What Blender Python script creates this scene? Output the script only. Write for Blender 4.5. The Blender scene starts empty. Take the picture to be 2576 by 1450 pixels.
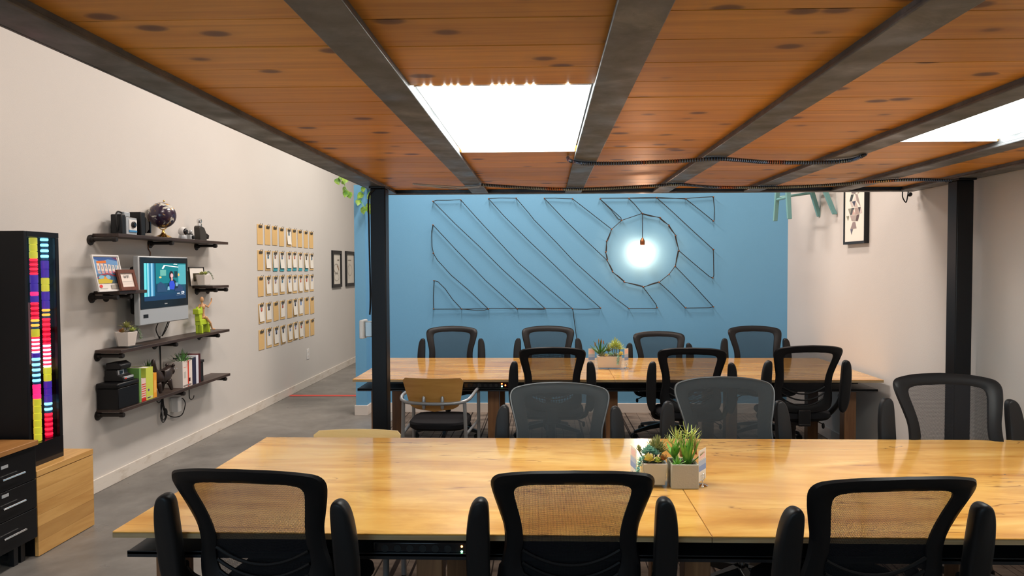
import bpy, math, random
from mathutils import Vector, Matrix
PI = math.pi
R = math.radians
random.seed(7)
S = bpy.context.scene
COL = S.collection

# ------------------------------------------------------------------ camera
CH = 1.62
FPX = 1717.0
cam_d = bpy.data.cameras.new('camera')
cam = bpy.data.objects.new('camera', cam_d)
COL.objects.link(cam)
cam_d.sensor_width = 36.0
cam_d.lens = FPX / 2576.0 * 36.0
cam_d.shift_x = -32.0 / 2576.0
cam_d.clip_start = 0.05
CM = Matrix.Rotation(math.atan(50 / FPX), 4, 'Z') @ Matrix.Rotation(PI / 2 - math.atan(52 / FPX), 4, 'X') @ Matrix.Rotation(R(-0.2), 4, 'Z')
cam.matrix_world = Matrix.Translation((0, 0, CH)) @ CM
S.camera = cam

# ------------------------------------------------------------------ world, exposure
w = bpy.data.worlds.new('World')
S.world = w
w.use_nodes = True
w.node_tree.nodes['Background'].inputs[0].default_value = (0.8, 0.85, 0.9, 1)
w.node_tree.nodes['Background'].inputs[1].default_value = 0.15
S.view_settings.view_transform = 'Standard'
S.view_settings.look = 'None'
S.view_settings.gamma = 1.0
S.view_settings.use_curve_mapping = False
S.view_settings.exposure = 0.25
try:
    S.cycles.max_bounces = 8
    S.cycles.transparent_max_bounces = 16
    S.cycles.sample_clamp_indirect = 6.0
except Exception:
    pass

# ------------------------------------------------------------------ area lights: roof lamps, daylight, added fill
def area(loc, size, energy, color, rot=(0, 0, 0), sy=None):
    d = bpy.data.lights.new('area_light', 'AREA')
    d.energy = energy
    d.color = color
    d.size = size
    if sy:
        d.shape = 'RECTANGLE'
        d.size_y = sy
    o = bpy.data.objects.new('area_light', d)
    COL.objects.link(o)
    o.location = loc
    o.rotation_euler = rot
    return o
PANEL_E = 13.0
area((-0.9, 2.2, 4.55), 0.5, 85, (1.0, 0.84, 0.74), sy=1.6)
area((-0.8, 6.3, 4.55), 0.4, 110, (1.0, 0.90, 0.83), sy=1.4)
area((1.3, 5.8, 4.55), 0.4, 70, (1.0, 0.84, 0.73), sy=1.4)
area((-1.2, 9.3, 4.55), 0.5, 120, (1.0, 0.90, 0.80), sy=1.6)
# daylight inferred from unseen windows behind the camera
area((-1.9, -2.9, 1.7), 2.2, 45, (0.50, 0.78, 1.0), rot=(R(90), 0, R(180) + R(180)), sy=1.6)
area((1.6, -2.9, 1.6), 1.6, 8, (0.6, 0.84, 1.0), rot=(R(90), 0, 0), sy=1.4)
area((0.6, -1.6, 2.7), 1.4, 5, (0.9, 0.95, 1.0))  # lamp added behind the camera for ambient fill, no fixture known

# ------------------------------------------------------------------ materials
def mat(name, color=(0.5, 0.5, 0.5), rough=0.5, metal=0.0, spec=0.5, coat=0.0, emit=None, es=1.0):
    m = bpy.data.materials.new(name)
    m.use_nodes = True
    b = m.node_tree.nodes['Principled BSDF']
    b.inputs['Base Color'].default_value = (*color, 1)
    b.inputs['Roughness'].default_value = rough
    b.inputs['Metallic'].default_value = metal
    b.inputs['Specular IOR Level'].default_value = spec
    b.inputs['Coat Weight'].default_value = coat
    if emit:
        b.inputs['Emission Color'].default_value = (*emit, 1)
        b.inputs['Emission Strength'].default_value = es
    return m

class NT:
    def __init__(s, m):
        s.m = m; s.t = m.node_tree; s.b = m.node_tree.nodes['Principled BSDF']
    def n(s, typ, **k):
        x = s.t.nodes.new(typ)
        for a, v in k.items():
            if a.startswith('i_'):
                key = a[2:].replace('_', ' ')
                x.inputs[int(key) if key.isdigit() else key].default_value = v
            else:
                setattr(x, a, v)
        return x
    def l(s, a, b): s.t.links.new(a, b)
    def coord(s, scale=(1, 1, 1), rnd=False, kind='Object'):
        tc = s.n('ShaderNodeTexCoord')
        mp = s.n('ShaderNodeMapping'); mp.inputs['Scale'].default_value = scale
        s.l(tc.outputs[kind], mp.inputs[0])
        if rnd:
            oi = s.n('ShaderNodeObjectInfo')
            ml = s.n('ShaderNodeMath', operation='MULTIPLY', i_1=57.0)
            s.l(oi.outputs['Random'], ml.inputs[0])
            cb = s.n('ShaderNodeCombineXYZ')
            s.l(ml.outputs[0], cb.inputs[0]); s.l(ml.outputs[0], cb.inputs[2])
            s.l(cb.outputs[0], mp.inputs['Location'])
        return mp.outputs[0]
    def ramp(s, fac, stops, interp='LINEAR'):
        r = s.n('ShaderNodeValToRGB')
        e = r.color_ramp.elements
        r.color_ramp.interpolation = interp
        while len(e) < len(stops): e.new(0.5)
        for i, (p, c) in enumerate(stops):
            e[i].position = p; e[i].color = (*c, 1)
        s.l(fac, r.inputs[0])
        return r.outputs[0]
    def mix(s, fac, a, b, mode='MIX'):
        x = s.n('ShaderNodeMix', data_type='RGBA', blend_type=mode)
        for sock, v in ((x.inputs[0], fac), (x.inputs[6], a), (x.inputs[7], b)):
            if hasattr(v, 'is_linked'): s.l(v, sock)
            elif isinstance(v, (int, float)): sock.default_value = v
            else: sock.default_value = (*v, 1)
        return x.outputs[2]
    def noise(s, vec, scale, detail=3, rough=0.5, dist=0.0):
        x = s.n('ShaderNodeTexNoise')
        x.inputs['Scale'].default_value = scale; x.inputs['Detail'].default_value = detail
        x.inputs['Roughness'].default_value = rough; x.inputs['Distortion'].default_value = dist
        s.l(vec, x.inputs['Vector'])
        return x.outputs[0]
    def bump(s, h, strength=0.2, dist=0.01):
        x = s.n('ShaderNodeBump'); x.inputs['Strength'].default_value = strength; x.inputs['Distance'].default_value = dist
        s.l(h, x.inputs['Height']); s.l(x.outputs[0], s.b.inputs['Normal'])
    def color(s, c): s.l(c, s.b.inputs['Base Color'])
    def rough(s, c): s.l(c, s.b.inputs['Roughness'])

def paint(name, c, var=0.04, bump=0.12, rough=0.6):
    m = mat(name, c, rough)
    t = NT(m); v = t.coord()
    n1 = t.noise(v, 1.3, 4); n2 = t.noise(v, 160, 2)
    t.color(t.mix(n1, tuple(x * (1 - var) for x in c), tuple(min(1, x * (1 + var)) for x in c)))
    t.bump(n2, bump, 0.002)
    return m

def wood(name, base, dark, grain=(2.0, 30, 30), rough=0.35, coat=0.0, rnd=True, knots=0.0, kc=(0.06, 0.02, 0.008), kv=(3.2, 11, 11), lo=.35, hi=.7):
    m = mat(name, base, rough, coat=coat)
    t = NT(m)
    v = t.coord(grain, rnd)
    g = t.noise(v, 1.0, 5, 0.6, 0.8)
    col = t.ramp(g, [(lo, dark), (hi, base)])
    v2 = t.coord((grain[0] * .4, grain[1] * .12, grain[2] * .12), rnd)
    g2 = t.noise(v2, 1.0, 3, 0.5, 0.3)
    col = t.mix(t.ramp(g2, [(0.3, (0, 0, 0)), (0.75, (0.35, 0.35, 0.35))]), col, tuple(x * .6 for x in dark))
    if rnd:
        oi = t.n('ShaderNodeObjectInfo')
        r = t.ramp(oi.outputs['Random'], [(0, (0.84, 0.80, 0.76)), (0.5, (1, .97, .94)), (1, (1.1, 1.1, 1.12))])
        col = t.mix(1.0, col, r, 'MULTIPLY')
    if knots:
        v3 = t.coord(kv, rnd)
        vo = t.n('ShaderNodeTexVoronoi'); vo.inputs['Scale'].default_value = 1.0
        t.l(v3, vo.inputs['Vector'])
        k = t.ramp(vo.outputs['Distance'], [(0.0, (1, 1, 1)), (knots, (.8, .8, .8)), (knots * 1.5, (.12, .12, .12)), (knots * 2.6, (0, 0, 0))])
        sel = t.ramp(vo.outputs['Color'], [(0.20, (0, 0, 0)), (0.28, (1, 1, 1))], 'CONSTANT')
        col = t.mix(t.mix(1.0, k, sel, 'MULTIPLY'), col, kc)
    t.color(col)
    t.bump(g, 0.06, 0.002)
    return m

M = {}
M['wall'] = paint('white_wall_paint', (0.62, 0.585, 0.55), bump=0.25)
M['wall_l'] = paint('left_wall_paint', (0.60, 0.575, 0.54), bump=0.25)
M['blue'] = paint('blue_wall_paint', (0.138, 0.362, 0.575), bump=0.25)
M['blue_top'] = paint('pale_wall_edge', (0.16, 0.40, 0.60))
M['base'] = paint('baseboard_paint', (0.66, 0.60, 0.54), rough=0.35)
# dirty long baseboard of the left wall
m = mat('scuffed_baseboard', (0.66, 0.6, 0.54), 0.4); t = NT(m); v = t.coord((1, 1, 3))
t.color(t.ramp(t.noise(v, 4, 6, .7), [(0.35, (0.56, 0.49, 0.41)), (0.5, (0.70, 0.65, 0.58))])); M['base_l'] = m
# concrete floor
m = mat('polished_concrete', (0.2, 0.19, 0.18), 0.35); t = NT(m); v = t.coord()
c = t.ramp(t.noise(v, 1.1, 8, .62, .6), [(0.3, (0.115, 0.108, 0.10)), (0.5, (0.185, 0.175, 0.16)), (0.72, (0.27, 0.255, 0.235))])
c = t.mix(t.ramp(t.noise(v, 9, 5, .7), [(0.4, (0, 0, 0)), (.8, (.4, .4, .4))]), c, (0.10, 0.09, 0.08))
t.color(c); t.rough(t.ramp(t.noise(v, 3, 4), [(0.3, (.25, .25, .25)), (.7, (.5, .5, .5))])); t.bump(t.noise(v, 30, 5), .08, .003)
M['concrete'] = m
# carpet tile: beige-brown with dark running lines
m = mat('lined_carpet', (0.2, 0.16, 0.13), 0.95, spec=0.1); t = NT(m)
tc = t.n('ShaderNodeTexCoord'); mp = t.n('ShaderNodeMapping'); t.l(tc.outputs['Object'], mp.inputs[0])
oi = t.n('ShaderNodeObjectInfo'); ad = t.n('ShaderNodeVectorMath', operation='ADD'); t.l(mp.outputs[0], ad.inputs[0]); t.l(oi.outputs['Location'], ad.inputs[1])
mp2 = t.n('ShaderNodeMapping'); mp2.inputs['Scale'].default_value = (11, 0.02, 0); t.l(ad.outputs[0], mp2.inputs[0])
ln = t.noise(mp2.outputs[0], 1.0, 1, .4)
mp3 = t.n('ShaderNodeMapping'); mp3.inputs['Scale'].default_value = (3, 9, 1); t.l(ad.outputs[0], mp3.inputs[0])
c = t.ramp(t.noise(mp3.outputs[0], 1.0, 4, .6), [(0.35, (0.105, 0.082, 0.066)), (0.6, (0.23, 0.185, 0.15))])
k = t.ramp(ln, [(0.485, (0, 0, 0)), (0.492, (1, 1, 1)), (0.508, (1, 1, 1)), (0.515, (0, 0, 0))])
c = t.mix(k, c, (0.02, 0.014, 0.012)); t.color(c); t.bump(t.noise(ad.outputs[0], 260, 2), .6, .004)
M['carpet'] = m
M['plank'] = wood('orange_pine', (0.88, 0.45, 0.075), (0.66, 0.29, 0.04), (1.3, 30, 30), rough=0.42, knots=0.14, kc=(0.10, 0.028, 0.008), kv=(4.8, 8.0, 8.0))
# steel beams
m = mat('raw_dark_steel', (0.06, 0.058, 0.055), 0.5, 0.25); t = NT(m); v = t.coord((1, 1, 1))
c = t.ramp(t.noise(v, 5, 7, .7, .6), [(0.3, (0.075, 0.085, 0.092)), (0.55, (0.13, 0.14, 0.15)), (0.8, (0.26, 0.27, 0.28))])
t.color(c); t.rough(t.ramp(t.noise(v, 9, 4), [(0.3, (.32, .32, .32)), (.7, (.6, .6, .6))])); M['steel'] = m
M['post'] = mat('black_post_paint', (0.006, 0.0065, 0.008), 0.42, spec=.25)
# table tops
def veneer(name):
    m = mat(name, (0.7, 0.4, 0.13), 0.16, coat=0.5); t = NT(m)
    m.node_tree.nodes['Principled BSDF'].inputs['Coat Roughness'].default_value = 0.08
    v = t.coord((0.9, 4.5, 1), True)
    g = t.noise(v, 1.0, 6, 0.55, 1.6)
    col = t.ramp(g, [(0.28, (0.50, 0.21, 0.04)), (0.42, (0.68, 0.345, 0.075)), (0.6, (0.80, 0.46, 0.125)), (0.8, (0.88, 0.57, 0.19))])
    v2 = t.coord((2.2, 60, 1), True)
    g2 = t.noise(v2, 1.0, 4, 0.6, 0.5)
    col = t.mix(t.ramp(g2, [(0.55, (0, 0, 0)), (0.75, (.3, .3, .3))]), col, (0.5, 0.24, 0.06))
    v5 = t.coord((1.3, 3.2, 1), True)
    col = t.mix(t.ramp(t.noise(v5, 1.6, 5, .6, .5), [(.50, (0, 0, 0)), (.70, (.7, .7, .7))]), col, (0.50, 0.225, 0.045))
    v4 = t.coord((1.0, 9.0, 1), True)
    cr = t.ramp(t.noise(v4, 1.0, 4, .55, .4), [(.492, (0, 0, 0)), (.499, (1, 1, 1)), (.503, (1, 1, 1)), (.51, (0, 0, 0))])
    cm = t.ramp(t.noise(t.coord((1.7, 5.0, 1), True), 1.1, 2), [(.48, (0, 0, 0)), (.56, (.8, .8, .8))])
    col = t.mix(t.mix(1.0, cr, cm, 'MULTIPLY'), col, (0.25, 0.10, 0.025))
    v3 = t.coord((1.1, 6.5, 1), True)
    vo = t.n('ShaderNodeTexVoronoi'); vo.inputs['Scale'].default_value = 1.3; t.l(v3, vo.inputs['Vector'])
    k = t.ramp(vo.outputs['Distance'], [(0.0, (.9, .9, .9)), (0.05, (.55, .55, .55)), (0.12, (0, 0, 0))])
    sel = t.ramp(vo.outputs['Color'], [(0.4, (0, 0, 0)), (0.5, (1, 1, 1))], 'CONSTANT')
    col = t.mix(t.mix(1.0, k, sel, 'MULTIPLY'), col, (0.26, 0.09, 0.02))
    oi = t.n('ShaderNodeObjectInfo')
    col = t.mix(1.0, col, t.ramp(oi.outputs['Random'], [(0, (.97, .93, .88)), (1, (1.0, 1.0, 1.0))]), 'MULTIPLY')
    t.color(col)
    return m
M['veneer'] = veneer('honey_veneer')
M['ply_edge'] = wood('pale_plywood_edge', (0.55, 0.42, 0.24), (0.36, 0.25, 0.12), (2, 60, 90), rnd=False)
M['leg_wood'] = wood('brown_leg_timber', (0.32, 0.155, 0.065), (0.19, 0.085, 0.035), (25, 25, 2), 0.4, rnd=True)
M['bamboo'] = wood('bamboo_board', (0.68, 0.40, 0.13), (0.52, 0.27, 0.07), (30, 1.8, 14), 0.38, rnd=True, lo=.3, hi=.6)
M['desk_wood'] = wood('desk_top_board', (0.42, 0.20, 0.06), (0.30, 0.13, 0.035), (20, 2, 20), 0.4, rnd=False)
M['shelf'] = wood('dark_walnut_shelf', (0.062, 0.034, 0.024), (0.028, 0.016, 0.012), (40, 2.2, 40), 0.45, rnd=True)
M['chair_ply'] = wood('beech_ply', (0.60, 0.315, 0.08), (0.47, 0.22, 0.05), (3, 3, 22), 0.28, rnd=False, coat=.2)
M['chair_ply_pale'] = wood('pale_beech_ply', (0.80, 0.56, 0.25), (0.70, 0.46, 0.18), (3, 3, 22), 0.3, rnd=False, coat=.2)
M['black'] = mat('black_plastic', (0.008, 0.008, 0.009), 0.42, spec=.35)
M['black_gloss'] = mat('glossy_black', (0.01, 0.01, 0.012), 0.12)
M['black_metal'] = mat('black_metal', (0.018, 0.019, 0.022), 0.35, 0.3)
M['black_cab'] = mat('black_laminate', (0.007, 0.007, 0.008), 0.35, spec=.2)
M['rubber'] = mat('rubber_black', (0.01, 0.01, 0.01), 0.8)
m = mat('black_fabric', (0.010, 0.010, 0.012), 0.9, spec=0.15); t = NT(m); t.bump(t.noise(t.coord(), 420, 2), .5, .002); M['fabric'] = m
M['frame_black'] = mat('matt_black_chair_frame', (0.008, 0.008, 0.009), 0.45, spec=0.2)
M['pipe'] = mat('black_iron_pipe', (0.022, 0.018, 0.016), 0.5, 0.5)
M['chrome'] = mat('chrome', (0.75, 0.75, 0.76), 0.12, 1.0)
M['grey_tube'] = mat('silver_grey_tube', (0.30, 0.31, 0.32), 0.35, 0.5)
M['silver'] = mat('silver_plastic', (0.45, 0.48, 0.50), 0.35, 0.2)
M['white'] = mat('white_plastic', (0.75, 0.74, 0.72), 0.4)
M['paper'] = mat('white_paper', (0.80, 0.76, 0.68), 0.7)
M['ceramic'] = mat('white_glazed_ceramic', (0.72, 0.66, 0.60), 0.18, coat=.3)
M['concrete_pot'] = paint('beige_concrete_pot', (0.44, 0.41, 0.33), var=.12, bump=.4, rough=.8)
M['kraft'] = paint('brown_hardboard', (0.68, 0.45, 0.19), var=.08, rough=.6)
M['clip'] = mat('clip_steel', (0.14, 0.13, 0.11), 0.35, 0.8)
M['brass'] = mat('polished_brass', (0.75, 0.47, 0.14), 0.2, 1.0)
M['copper'] = mat('aged_copper', (0.28, 0.10, 0.04), 0.35, 0.9)
M['teal'] = paint('teal_stool_paint', (0.16, 0.36, 0.36), rough=.4)
M['red_tape'] = mat('red_floor_tape', (0.62, 0.07, 0.05), 0.6)
M['soil'] = paint('dark_soil', (0.03, 0.02, 0.013), rough=.9)
M['brown_frame'] = wood('reddish_brown_frame', (0.20, 0.06, 0.025), (0.12, 0.035, 0.016), (20, 20, 20), .35, rnd=False)
M['lime'] = mat('lime_green_paint', (0.46, 0.62, 0.03), 0.4)
M['mannequin'] = mat('pale_lime_wood', (0.60, 0.33, 0.16), 0.45)
M['darkfig'] = mat('dark_bronze', (0.035, 0.022, 0.018), 0.35, .3)
M['galv'] = mat('galvanised_box', (0.5, 0.58, 0.62), 0.35, 0.6)
def leafm(name, a, b, rough=.45):
    m = mat(name, a, rough); t = NT(m); m.node_tree.nodes['Principled BSDF'].inputs['Subsurface Weight'].default_value = 0.0
    t.color(t.ramp(t.noise(t.coord((1, 1, 1), True), 22, 2), [(.35, a), (.65, b)])); return m
M['g_bright'] = leafm('fresh_green_leaf', (0.10, 0.33, 0.035), (0.25, 0.52, 0.07))
M['g_dark'] = leafm('deep_green_leaf', (0.03, 0.12, 0.02), (0.07, 0.22, 0.04))
M['g_yel'] = leafm('yellow_green_leaf', (0.42, 0.52, 0.10), (0.62, 0.68, 0.22))
M['g_blue'] = leafm('blue_green_leaf', (0.17, 0.40, 0.31), (0.36, 0.60, 0.48))
M['g_olive'] = leafm('olive_leaf', (0.20, 0.22, 0.06), (0.36, 0.36, 0.13))
M['g_red'] = leafm('red_tipped_leaf', (0.28, 0.20, 0.05), (0.42, 0.09, 0.03))
M['g_cream'] = leafm('cream_yellow_leaf', (0.68, 0.66, 0.18), (0.70, 0.50, 0.16))
M['g_grey'] = leafm('grey_green_leaf', (0.14, 0.19, 0.12), (0.22, 0.29, 0.18))
M['pothos'] = leafm('pothos_leaf', (0.08, 0.24, 0.025), (0.30, 0.46, 0.07))

def glow(name, c, s, base=None):
    return mat(name, base or c, .3, emit=c, es=s)
M['panel'] = glow('lit_diffuser', (0.97, 1.0, 0.95), PANEL_E, (.9, .9, .9))
M['bulb'] = glow('lit_bulb', (1.0, 0.52, 0.30), 95)
M['led_r'] = glow('led_red', (1.0, 0.10, 0.02), 14)
M['led_g'] = glow('led_green', (0.25, 1.0, 0.5), 14)
M['led_o'] = glow('led_orange', (1.0, 0.28, 0.05), 16)
M['t_C'] = glow('tube_cyan', (0.25, 0.75, 1.0), 1.8)
M['t_K'] = glow('tube_navy', (0.01, 0.10, 0.22), .25, (.01, .05, .12))
M['t_Y'] = glow('tube_yellow', (0.62, 0.58, 0.04), .75, (.5, .5, .03))
M['t_R'] = glow('tube_red', (1.0, 0.02, 0.06), 1.3)
M['t_r'] = glow('tube_dark_red', (0.55, 0.0, 0.03), .6)
M['t_P'] = glow('tube_pink', (1.0, 0.03, 0.20), 1.1)
M['t_B'] = glow('tube_violet', (0.06, 0.02, 0.36), .7, (.05, .03, .25))
M['t_O'] = glow('tube_orange', (1.0, 0.42, 0.05), 1.6)
M['t_W'] = glow('tube_white', (0.75, 0.80, 1.0), 1.3)
# clear glass (thin)
def thin_glass(name, tint=(1, 1, 1), refl=0.10):
    m = bpy.data.materials.new(name); m.use_nodes = True; nt = m.node_tree; nt.nodes.clear()
    o = nt.nodes.new('ShaderNodeOutputMaterial'); a = nt.nodes.new('ShaderNodeBsdfTransparent'); g = nt.nodes.new('ShaderNodeBsdfGlossy')
    a.inputs[0].default_value = (*tint, 1); g.inputs['Roughness'].default_value = .03
    f = nt.nodes.new('ShaderNodeFresnel'); f.inputs[0].default_value = 1.5
    x = nt.nodes.new('ShaderNodeMixShader')
    ge = nt.nodes.new('ShaderNodeNewGeometry'); iv = nt.nodes.new('ShaderNodeMath'); iv.operation = 'SUBTRACT'; iv.inputs[0].default_value = 1.0
    ml = nt.nodes.new('ShaderNodeMath'); ml.operation = 'MULTIPLY'
    nt.links.new(ge.outputs['Backfacing'], iv.inputs[1]); nt.links.new(iv.outputs[0], ml.inputs[0]); nt.links.new(f.outputs[0], ml.inputs[1])
    nt.links.new(ml.outputs[0], x.inputs[0]); nt.links.new(a.outputs[0], x.inputs[1]); nt.links.new(g.outputs[0], x.inputs[2]); nt.links.new(x.outputs[0], o.inputs[0])
    return m
M['glass'] = thin_glass('clear_glass', (.95, .97, .97))
M['glass_dark'] = thin_glass('smoked_glass', (.9, .9, .92))
# chair mesh cloth: real holes between woven threads
def netting(name, c, period, thr, rough=.8):
    m = bpy.data.materials.new(name); m.use_nodes = True
    t = NT(m); t.b.inputs['Base Color'].default_value = (*c, 1); t.b.inputs['Roughness'].default_value = rough; t.b.inputs['Specular IOR Level'].default_value = .2
    tc = t.n('ShaderNodeTexCoord'); sp = t.n('ShaderNodeSeparateXYZ'); t.l(tc.outputs['Object'], sp.inputs[0])
    def lin(op):
        a = t.n('ShaderNodeMath', operation=op); t.l(sp.outputs[0], a.inputs[0]); t.l(sp.outputs[2], a.inputs[1])
        b = t.n('ShaderNodeMath', operation='MULTIPLY', i_1=2 * PI / period); t.l(a.outputs[0], b.inputs[0])
        s_ = t.n('ShaderNodeMath', operation='SINE'); t.l(b.outputs[0], s_.inputs[0]); return s_.outputs[0]
    p = t.n('ShaderNodeMath', operation='MULTIPLY'); t.l(lin('ADD'), p.inputs[0]); t.l(lin('SUBTRACT'), p.inputs[1])
    g = t.n('ShaderNodeMath', operation='GREATER_THAN', i_1=thr); t.l(p.outputs[0], g.inputs[0])
    t.l(g.outputs[0], t.b.inputs['Alpha'])
    iv = t.n('ShaderNodeMath', operation='SUBTRACT', i_0=1.0); t.l(g.outputs[0], iv.inputs[1]); t.l(iv.outputs[0], t.b.inputs['Alpha'])
    return m
M['net'] = netting('black_mesh_cloth', (0.010, 0.010, 0.012), 0.0052, 0.17)
M['net_grey'] = netting('grey_mesh_cloth', (0.030, 0.036, 0.040), 0.0040, 0.33)
# colour attribute picture
def picmat(name, emis=0.0, rough=.5):
    m = mat(name, rough=rough); t = NT(m); a = t.n('ShaderNodeVertexColor'); a.layer_name = 'pic'
    t.color(a.outputs[0])
    if emis:
        t.l(a.outputs[0], t.b.inputs['Emission Color']); t.b.inputs['Emission Strength'].default_value = emis
    return m
M['print'] = picmat('printed_picture')
M['screen'] = picmat('lit_screen_picture', .42, .12)

# ------------------------------------------------------------------ mesh builder
class MB:
    def __init__(s): s.v = []; s.f = []; s.c = []
    def add(s, vs, fs):
        o = len(s.v); s.v += [Vector(a) for a in vs]; s.f += [tuple(i + o for i in f) for f in fs]; return s
    def box(s, a, b, rot=None, at=None):
        x0, y0, z0 = a; x1, y1, z1 = b
        vs = [Vector(p) for p in ((x0, y0, z0), (x1, y0, z0), (x1, y1, z0), (x0, y1, z0), (x0, y0, z1), (x1, y0, z1), (x1, y1, z1), (x0, y1, z1))]
        if rot is not None: vs = [rot @ p for p in vs]
        if at is not None: vs = [p + Vector(at) for p in vs]
        return s.add(vs, [(0, 3, 2, 1), (4, 5, 6, 7), (0, 1, 5, 4), (1, 2, 6, 5), (2, 3, 7, 6), (3, 0, 4, 7)])
    def tube(s, pts, r, n=8, r1=None, cap=True, closed=False):
        pts = [Vector(p) for p in pts]; k = len(pts); o = len(s.v)
        up = None; prev = None
        for i, p in enumerate(pts):
            if closed: d = pts[(i + 1) % k] - pts[i - 1]
            else: d = pts[min(i + 1, k - 1)] - pts[max(i - 1, 0)]
            d.normalize()
            if up is None:
                up = Vector((0, 0, 1)) if abs(d.z) < .9 else Vector((1, 0, 0))
                prev = d.cross(up).normalized()
            prev = (prev - d * prev.dot(d)).normalized()
            q = d.cross(prev)
            rr = r if r1 is None else r + (r1 - r) * i / (k - 1)
            for j in range(n):
                a = 2 * PI * j / n
                s.v.append(p + (prev * math.cos(a) + q * math.sin(a)) * rr)
        m = k if closed else k - 1
        for i in range(m):
            for j in range(n):
                a = o + i * n + j; b = o + i * n + (j + 1) % n; c = o + ((i + 1) % k) * n + (j + 1) % n; d = o + ((i + 1) % k) * n + j
                s.f.append((a, b, c, d))
        if cap and not closed:
            s.f.append(tuple(o + j for j in range(n))[::-1]); s.f.append(tuple(o + (k - 1) * n + j for j in range(n)))
        return s
    def lathe(s, prof, c=(0, 0, 0), n=20, axis='Z'):
        o = len(s.v); c = Vector(c)
        for r, z in prof:
            for j in range(n):
                a = 2 * PI * j / n
                p = Vector((r * math.cos(a), r * math.sin(a), z))
                if axis == 'X': p = Vector((p.z, p.x, p.y))
                if axis == 'Y': p = Vector((p.x, p.z, p.y))
                s.v.append(c + p)
        for i in range(len(prof) - 1):
            for j in range(n):
                s.f.append((o + i * n + j, o + i * n + (j + 1) % n, o + (i + 1) * n + (j + 1) % n, o + (i + 1) * n + j))
        if prof[0][0] > 1e-5: s.f.append(tuple(o + j for j in range(n))[::-1])
        if prof[-1][0] > 1e-5: s.f.append(tuple(o + (len(prof) - 1) * n + j for j in range(n)))
        return s
    def sphere(s, c, r, n=14, m=8, sc=(1, 1, 1)):
        prof = [(max(1e-6, r * math.sin(PI * i / m)), -r * math.cos(PI * i / m)) for i in range(m + 1)]
        o = len(s.v); s.lathe(prof, (0, 0, 0), n)
        for i in range(o, len(s.v)):
            p = s.v[i]; s.v[i] = Vector((p.x * sc[0] + c[0], p.y * sc[1] + c[1], p.z * sc[2] + c[2]))
        return s
    def prism(s, pts, d, plane='XZ', off=0.0):
        """pts 2D polygon (ccw), extruded by d along the remaining axis from off"""
        def P(a, b, h):
            return {'XZ': (a, h, b), 'XY': (a, b, h), 'YZ': (h, a, b)}[plane]
        n = len(pts)
        vs = [P(a, b, off) for a, b in pts] + [P(a, b, off + d) for a, b in pts]
        return s.add(vs, [tuple(range(n)), tuple(range(2 * n - 1, n - 1, -1))] + [(i, i + n, (i + 1) % n + n, (i + 1) % n) for i in range(n)])
    def xf(s, mtx):
        s.v = [mtx @ p for p in s.v]; return s
    def build(s, name, m, parent=None, world=False, bevel=0.0, smooth=True, seg=2, sub=0, kind=None, label=None, auto=40):
        me = bpy.data.meshes.new(name)
        off = Vector((0, 0, 0))
        if world and parent is not None:
            q = parent
            while q is not None: off += q.location; q = q.parent
        me.from_pydata([tuple(p - off) for p in s.v], [], s.f)
        me.materials.append(m)
        me.update()
        import bmesh
        bm = bmesh.new(); bm.from_mesh(me)
        bmesh.ops.recalc_face_normals(bm, faces=bm.faces)
        if smooth:
            for f in bm.faces: f.smooth = True
            for e in bm.edges:
                if len(e.link_faces) == 2 and e.calc_face_angle(0) > R(auto): e.smooth = False
        bm.to_mesh(me); bm.free()
        o = bpy.data.objects.new(name, me); COL.objects.link(o)
        if parent is not None: o.parent = parent
        if bevel:
            b = o.modifiers.new('bevel', 'BEVEL'); b.width = bevel; b.segments = seg; b.limit_method = 'ANGLE'; b.angle_limit = R(40)
        if sub:
            b = o.modifiers.new('sub', 'SUBSURF'); b.levels = sub; b.render_levels = sub
        if kind: o['kind'] = kind
        if label: o['label'] = label
        return o

def tag(o, label, cat, group=None):
    o['label'] = label; o['category'] = cat
    if group: o['group'] = group
    return o
def thing(name, label, cat, loc=(0, 0, 0), rz=0, group=None):
    o = bpy.data.objects.new(name, None); COL.objects.link(o); o.empty_display_size = .05
    o.location = loc; o.rotation_euler = (0, 0, rz)
    return tag(o, label, cat, group)
def struct(mb, name, m, **k):
    o = mb.build(name, m, **k)
    if o.parent is None: o['kind'] = 'structure'
    return o
def copy_tree(o, parent=None):
    c = o.copy(); COL.objects.link(c); c.parent = parent
    for ch in o.children: copy_tree(ch, c)
    return c
def spline(pts, n=8, closed=False):
    pts = [Vector(p) if len(p) == 3 else Vector((p[0], p[1], 0)) for p in pts]
    out = []; k = len(pts)
    for i in range(k if closed else k - 1):
        if closed: a, b, c, d = pts[i - 1], pts[i], pts[(i + 1) % k], pts[(i + 2) % k]
        else: a, b, c, d = pts[max(i - 1, 0)], pts[i], pts[i + 1], pts[min(i + 2, k - 1)]
        for j in range(n):
            t_ = j / n
            out.append(.5 * ((2 * b) + (c - a) * t_ + (2 * a - 5 * b + 4 * c - d) * t_ * t_ + (3 * b - a - 3 * c + d) * t_ ** 3))
    if not closed: out.append(pts[-1])
    return out
# a ray of the photograph met with a plane of the room: where a thing seen at (px,py) stands
def ray(px, py):
    return (CM.to_3x3() @ Vector(((px - 1320) / FPX, -(py - 725) / FPX, -1.0)))
def onY(px, py, Y):
    d = ray(px, py); k = Y / d.y; return Vector((d.x * k, Y, CH + d.z * k))
def onX(px, py, X):
    d = ray(px, py); k = X / d.x; return Vector((X, d.y * k, CH + d.z * k))
def onZ(px, py, Z):
    d = ray(px, py); k = (Z - CH) / d.z; return Vector((d.x * k, d.y * k, Z))

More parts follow.
